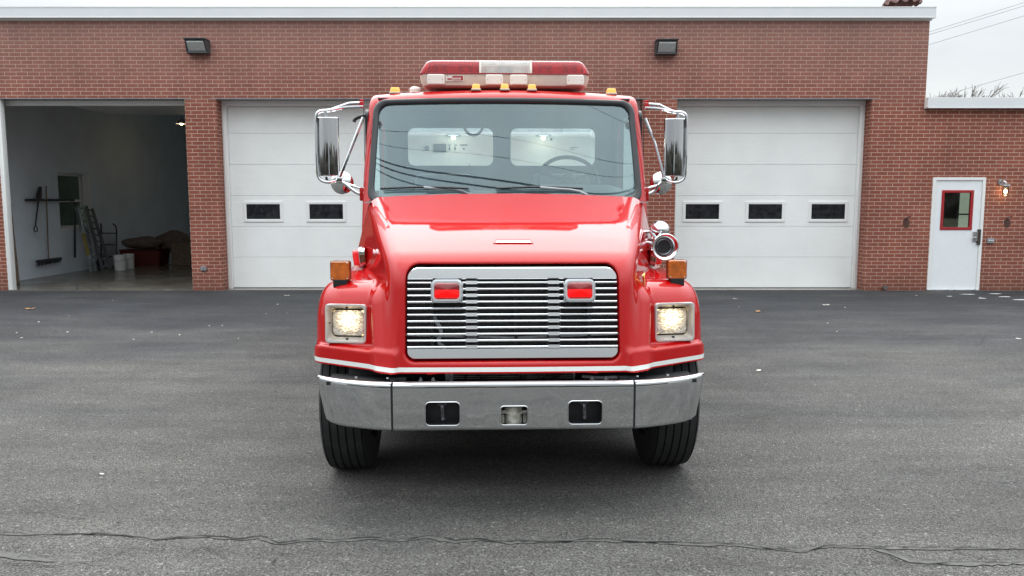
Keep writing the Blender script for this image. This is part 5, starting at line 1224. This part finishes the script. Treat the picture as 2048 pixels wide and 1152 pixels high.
def lightbar():
    lb = empty('light_bar'); lb.parent = T; x0 = .005; y = 2.12
    zr = 2.622
    def sec(hw_, hd, z, dx=0): return [Vector((x0+dx+px, y+py, z)) for px, py in rrect(hw_*2, hd*2, .07, 5)]
    b = B(); b.loops([sec(.60, .12, zr-.005), sec(.635, .145, zr+.012), sec(.652, .152, zr+.05), sec(.658, .155, zr+.095), sec(.652, .150, zr+.098)], (True, True)); b.out('base', 'cream', lb)
    b = B(); b.ring(rrect(1.324, .318, .075, 5), rrect(1.28, .29, .06, 5), Matrix.Translation((x0, y, zr+.094)), 0, .010, .002); b.out('rim', pmat('dark_red_seal', (.25, .02, .025), .4), lb)
    # domes
    def dome(xa, xb, mat, name, ends):
        b = B(); z0, z1 = zr+.10, zr+.203
        la = .075 if ends == -1 else .0; lc = .075 if ends == 1 else 0
        prof = [(-.150, 0), (-.147, .05), (-.140, .085), (-.125, .100), (-.09, .104), (.09, .104), (.125, .100), (.140, .085), (.147, .05), (.150, 0)]
        ls = []
        stations = []
        if ends == -1: stations = [(xa, .0), (xa+.012, .25), (xa+.030, .55), (xa+.055, .86), (xa+.080, .98), (xa+.11, 1), (xb, 1)]
        elif ends == 1: stations = [(xa, 1), (xb-.11, 1), (xb-.080, .98), (xb-.055, .86), (xb-.030, .55), (xb-.012, .25), (xb, 0)]
        else: stations = [(xa, 1), (xb, 1)]
        for xs_, f in stations: ls.append([Vector((xs_, y+p_*(.93+.07*min(1, f*2)), z0+q_*f)) for p_, q_ in prof])
        V = [[b.bm.verts.new(p) for p in l_] for l_ in ls]
        for A, C in zip(V, V[1:]):
            for i in range(len(A)-1): b.bm.faces.new((A[i], A[i+1], C[i+1], C[i]))
        return b.out(name, mat, lb, angle=45)
    a, c = -.655+x0, .655+x0; m0, m1 = -.190+x0, .200+x0
    dome(a, m0-.008, 'redglass', 'red_dome', -1); dome(m1+.008, c, 'redglass', 'red_dome', 1); dome(m0+.008, m1-.008, 'whiteglass', 'clear_dome', 0)
    b = B()
    for x in (m0, m1): b.loops([[Vector((x-.008, y+p_, zr+.10+q_)) for p_, q_ in ((-.153, 0), (-.150, .06), (-.128, .104), (.128, .104), (.15, .06), (.153, 0))], [Vector((x+.008, y+p_, zr+.10+q_)) for p_, q_ in ((-.153, 0), (-.150, .06), (-.128, .104), (.128, .104), (.15, .06), (.153, 0))]], (True, True))
    b.out('divider', 'cream2', lb)
    # rotators and reflectors inside
    for x, w_, mt in ((-.50, .05, 'chrome'), (-.30, .05, 'chrome'), (.005, .055, 'chrome'), (.32, .05, 'chrome'), (.52, .05, 'chrome')):
        rt = B(); rt.cyl((x, y, zr+.10), (x, y, zr+.13), .045, 20)
        rt.grid(lambda u, v: Vector((x+(u-.5)*.11, y-.03+.05*(1-((u-.5)*2)**2), zr+.125+v*.065)), 10, 4); rt.out('rotator', mt, lb, recalc=False)
    for x in (-.40, .42, -.1, .11):
        b = B(); b.b2(x-.035, x+.035, y+.02, y+.03, zr+.11, zr+.185); b.b2(x-.05, x+.05, y-.02, y+.06, zr+.102, zr+.112); b.out('reflector', pmat('lamp_reflector', (.8, .76, .74), .25, .8) if 'lamp_reflector' not in bpy.data.materials else bpy.data.materials['lamp_reflector'], lb)
    for x in (-.585, -.21, .225, .60):
        b = B(); b.lathe([(.012, 0), (.011, .045), (.004, .05), (0, .05)], Matrix.Translation((x+x0, y-.10, zr+.103)), 10); b.out('post', pmat('dark_red_post', (.25, .01, .015), .4) if 'dark_red_post' not in bpy.data.materials else bpy.data.materials['dark_red_post'], lb)
    # speaker / bracket covers
    for x in (-.530, -.082, .105, .542):
        Mc = front(x+x0, y-.150, zr+.052, -.05)
        b = B(); lp = lambda w_, h_, z_, r_=.014: [Mc @ Vector((px, py, z_)) for px, py in rrect(w_, h_, r_, 4)]
        b.loops([lp(.136, .082, -.01), lp(.134, .080, .010), lp(.118, .066, .017)], (False, True)); cv = b.out('cover', 'cream2', lb)
        b = B()
        for sx in (-1, 1): b.cyl(Mc @ Vector((sx*.052, -.002, .012)), Mc @ Vector((sx*.052, -.002, .0175)), .004, 8)
        b.out('screw', 'steel', cv)
    b = B()
    for x in (-.60, -.44, -.225, -.155, .14, .20, .255, .61): 
        b.cyl((x+x0, y-.150, zr+.083), (x+x0, y-.157, zr+.083), .0045, 8)
    b.out('screw', 'steel', lb)
    Ml = front(x0-.385, y-.1535, zr+.062, -.03)
    b = B(); b.prism(rrect(.135, .042, .003, 2), Ml, -.002, .0015); pl_ = b.out('maker_plate', 'cream2', lb)
    b = B(); b.prism(rrect(.082, .034, .001, 1), Ml @ Matrix.Translation((.022, .001, 0)), .0016, .0026); b.prism(rrect(.036, .017, .001, 1), Ml @ Matrix.Translation((-.040, -.006, 0)), .0016, .0026); b.out('red_field', 'redframe', pl_)
    text('lettering', 'HAWK', .024, Ml @ Matrix.Translation((.012, -.004, .0032)), 'cream2', pl_, .0004, .0006)
    text('lettering', 'STREET', .010, Ml @ Matrix.Translation((-.040, -.006, .0032)), 'cream2', pl_, .0004)
lightbar()

def rear_body():
    eb = empty('equipment_body'); eb.parent = T
    b = B(); b.b2(-1.2, 1.2, 4.05, 7.8, .62, 2.46, .02); b.b2(-1.2, 1.2, 3.30, 4.05, .62, 1.80, .01); b.out('body_box', 'red', eb)
    b = B(); b.b2(-1.2, 1.2, 4.06, 7.79, 2.461, 2.50, .01); b.out('deck', 'alu', eb)
    pw = .90
    # pump panel : upright plate, sloped shelf below, light shelf over it
    b = B(); b.b2(-1.10, 1.10, 3.72, 3.74, 2.05, 2.42); b.out('panel_plate', 'grey', eb)
    b = B(); b.loops([[Vector((-1.1, 3.36, 2.00)), Vector((1.1, 3.36, 2.00)), Vector((1.1, 3.72, 2.08)), Vector((-1.1, 3.72, 2.08))], [Vector((-1.1, 3.36, 1.97)), Vector((1.1, 3.36, 1.97)), Vector((1.1, 3.72, 2.05)), Vector((-1.1, 3.72, 2.05))]], (True, True)); b.out('control_shelf', 'grey', eb)
    b = B(); b.b2(-1.12, .98, 3.50, 3.75, 2.385, 2.41, .003); b.out('light_shelf', 'white', eb)
    b = B(); b.tube([(.93, 3.50, 2.39), (.985, 3.42, 2.0)], .022, 8); b.box((.93, 3.50, 2.395), (.10, .04, .07), None, .006); b.out('shelf_stay', 'white', eb)
    b = B(); b.b2(-1.1, 1.1, 3.76, 3.80, 2.41, 2.62); b.out('tread_plate', pmat('tread_plate', (.42, .43, .44), .35, .6, var=.3, vscale=60, bump=1, bscale=70), eb)
    b = B(); b.b2(.62, .70, 3.68, 3.75, 2.41, 2.56, .004); b.out('box', 'steel', eb)
    for x in (-.455, .42):
        pl_ = empty('panel_lamp'); pl_.parent = eb
        b = B(); b.lathe([(0, .0), (.075, -.002), (.08, -.012), (.04, -.02)], Matrix.Translation((x, 3.56, 2.384)), 20); b.out('lamp_head', 'alu', pl_)
        b = B(); b.sphere((x, 3.56, 2.358), .016, 12, 8, (1.3, 1, 1)); b.out('bulb', 'bulb', pl_)
        q = bpy.data.lights.new('panel_light', 'POINT'); q.energy = .8; q.color = (1, .93, .82); q.shadow_soft_size = .05
        po = bpy.data.objects.new('panel_light', q); COL.objects.link(po); po.parent = pl_; po.location = (x, 3.50, 2.32)
    dk = pmat('panel_dark', (.06, .075, .085), .4)
    Pz = lambda x, z: front(x, 3.718, z)
    b = B(); b.prism(rrect(.125, .080, .006, 3), Pz(-.595, 2.27), 0, .015); b.cyl((-.725, 3.72, 2.268), (-.725, 3.69, 2.268), .024, 18)
    for x in (-.50, -.445): b.cyl((x, 3.72, 2.262), (x, 3.69, 2.262), .011, 12); b.box((x, 3.69, 2.272), (.01, .02, .03))
    b.cyl((-.36, 3.72, 2.262), (-.36, 3.70, 2.262), .01, 10); b.box((-.36, 3.715, 2.30), (.075, .008, .012)); b.cyl((.51, 3.72, 2.358), (.51, 3.69, 2.358), .012, 10); b.box((-.50, 3.716, 2.30), (.04, .004, .008)); b.box((-.44, 3.716, 2.30), (.03, .004, .008)); b.box((.74, 3.716, 2.28), (.07, .004, .006)); b.box((.72, 3.716, 2.262), (.05, .004, .006))
    b.out('controls', dk, eb)
    def dial(x, r, mt='chrome', dy=0):
        M4 = Matrix.Translation((x, 3.53+dy, 2.04+dy*.2)) @ Matrix.Rotation(.32, 4, 'X')
        g = empty('gauge'); g.parent = eb
        b = B(); b.lathe([(r, -.01), (r, .018), (r*.93, .024), (r*.86, .018)], M4, 28); b.out('gauge_rim', 'chrome', g)
        b = B(); b.lathe([(r*.88, .012), (0, .013)], M4, 24); b.out('gauge_face', 'white', g)
    for x, r in ((-.135, .062), (.135, .062), (.29, .035), (.385, .022), (.45, .022), (.52, .022)): dial(x, r)
    dial(-.42, .04); dial(-.49, .02, dy=-.06); dial(-.37, .02, dy=-.06)
    b = B(); b.box((.29, 3.44, 2.03), (.06, .03, .03), None, .004); b.box((.60, 3.53, 2.055), (.045, .03, .03), None, .003); b.box((-.30, 3.50, 2.05), (.055, .03, .025), None, .003); b.cyl((-.30, 3.5, 2.05), (-.30, 3.5, 2.10), .006, 8); b.out('levers', dk, eb)
    b = B()
    for k in range(9): b.box((-.70+k*.022, 3.56, 2.058), (.016, .02, .014), None, .002)
    b.ring(rrect(.24, .04, .004, 2), rrect(.225, .028, .003, 2), Matrix.Translation((-.61, 3.56, 2.052)) @ Matrix.Rotation(.22, 4, 'X'), 0, .008); b.out('switch_row', dk, eb)
    # compartment doors down each side
    for s in (-1, 1):
        for i in range(4):
            y0 = 4.2+i*.88
            if i == 1 or i == 2: z0 = 1.15
            else: z0 = .72
            b = B(); b.b2(min(s*1.2, s*1.212), max(s*1.2, s*1.212), y0, y0+.80, z0, 2.3, .004); dr = b.out('compartment_door', 'red', eb)
            b = B(); b.box((s*1.222, y0+.4, 1.5), (.02, .12, .03), None, .004); b.out('handle', 'chrome', dr)
    b = B()
    for k in range(10): b.b2(-1.1+k*.02, 1.1-k*.02, 4.3, 7.6, 2.50+k*.012, 2.512+k*.012)
    b.out('hose_bed', pmat('hose_canvas', (.35, .33, .28), .9, var=.3), eb)
rear_body()

for o in [o for o in bpy.data.objects if o.name.split('.')[0] in ('light_block_skirt', 'bolt', 'clip', 'mount', 'rung', 'mirror_bracket', 'screw', 'grille_strut', 'divider', 'hinge', 'step', 'rear_glass', 'rear_gasket', 'door_seam', 'door_jamb', 'switch_row')]:
    split_loose(o)
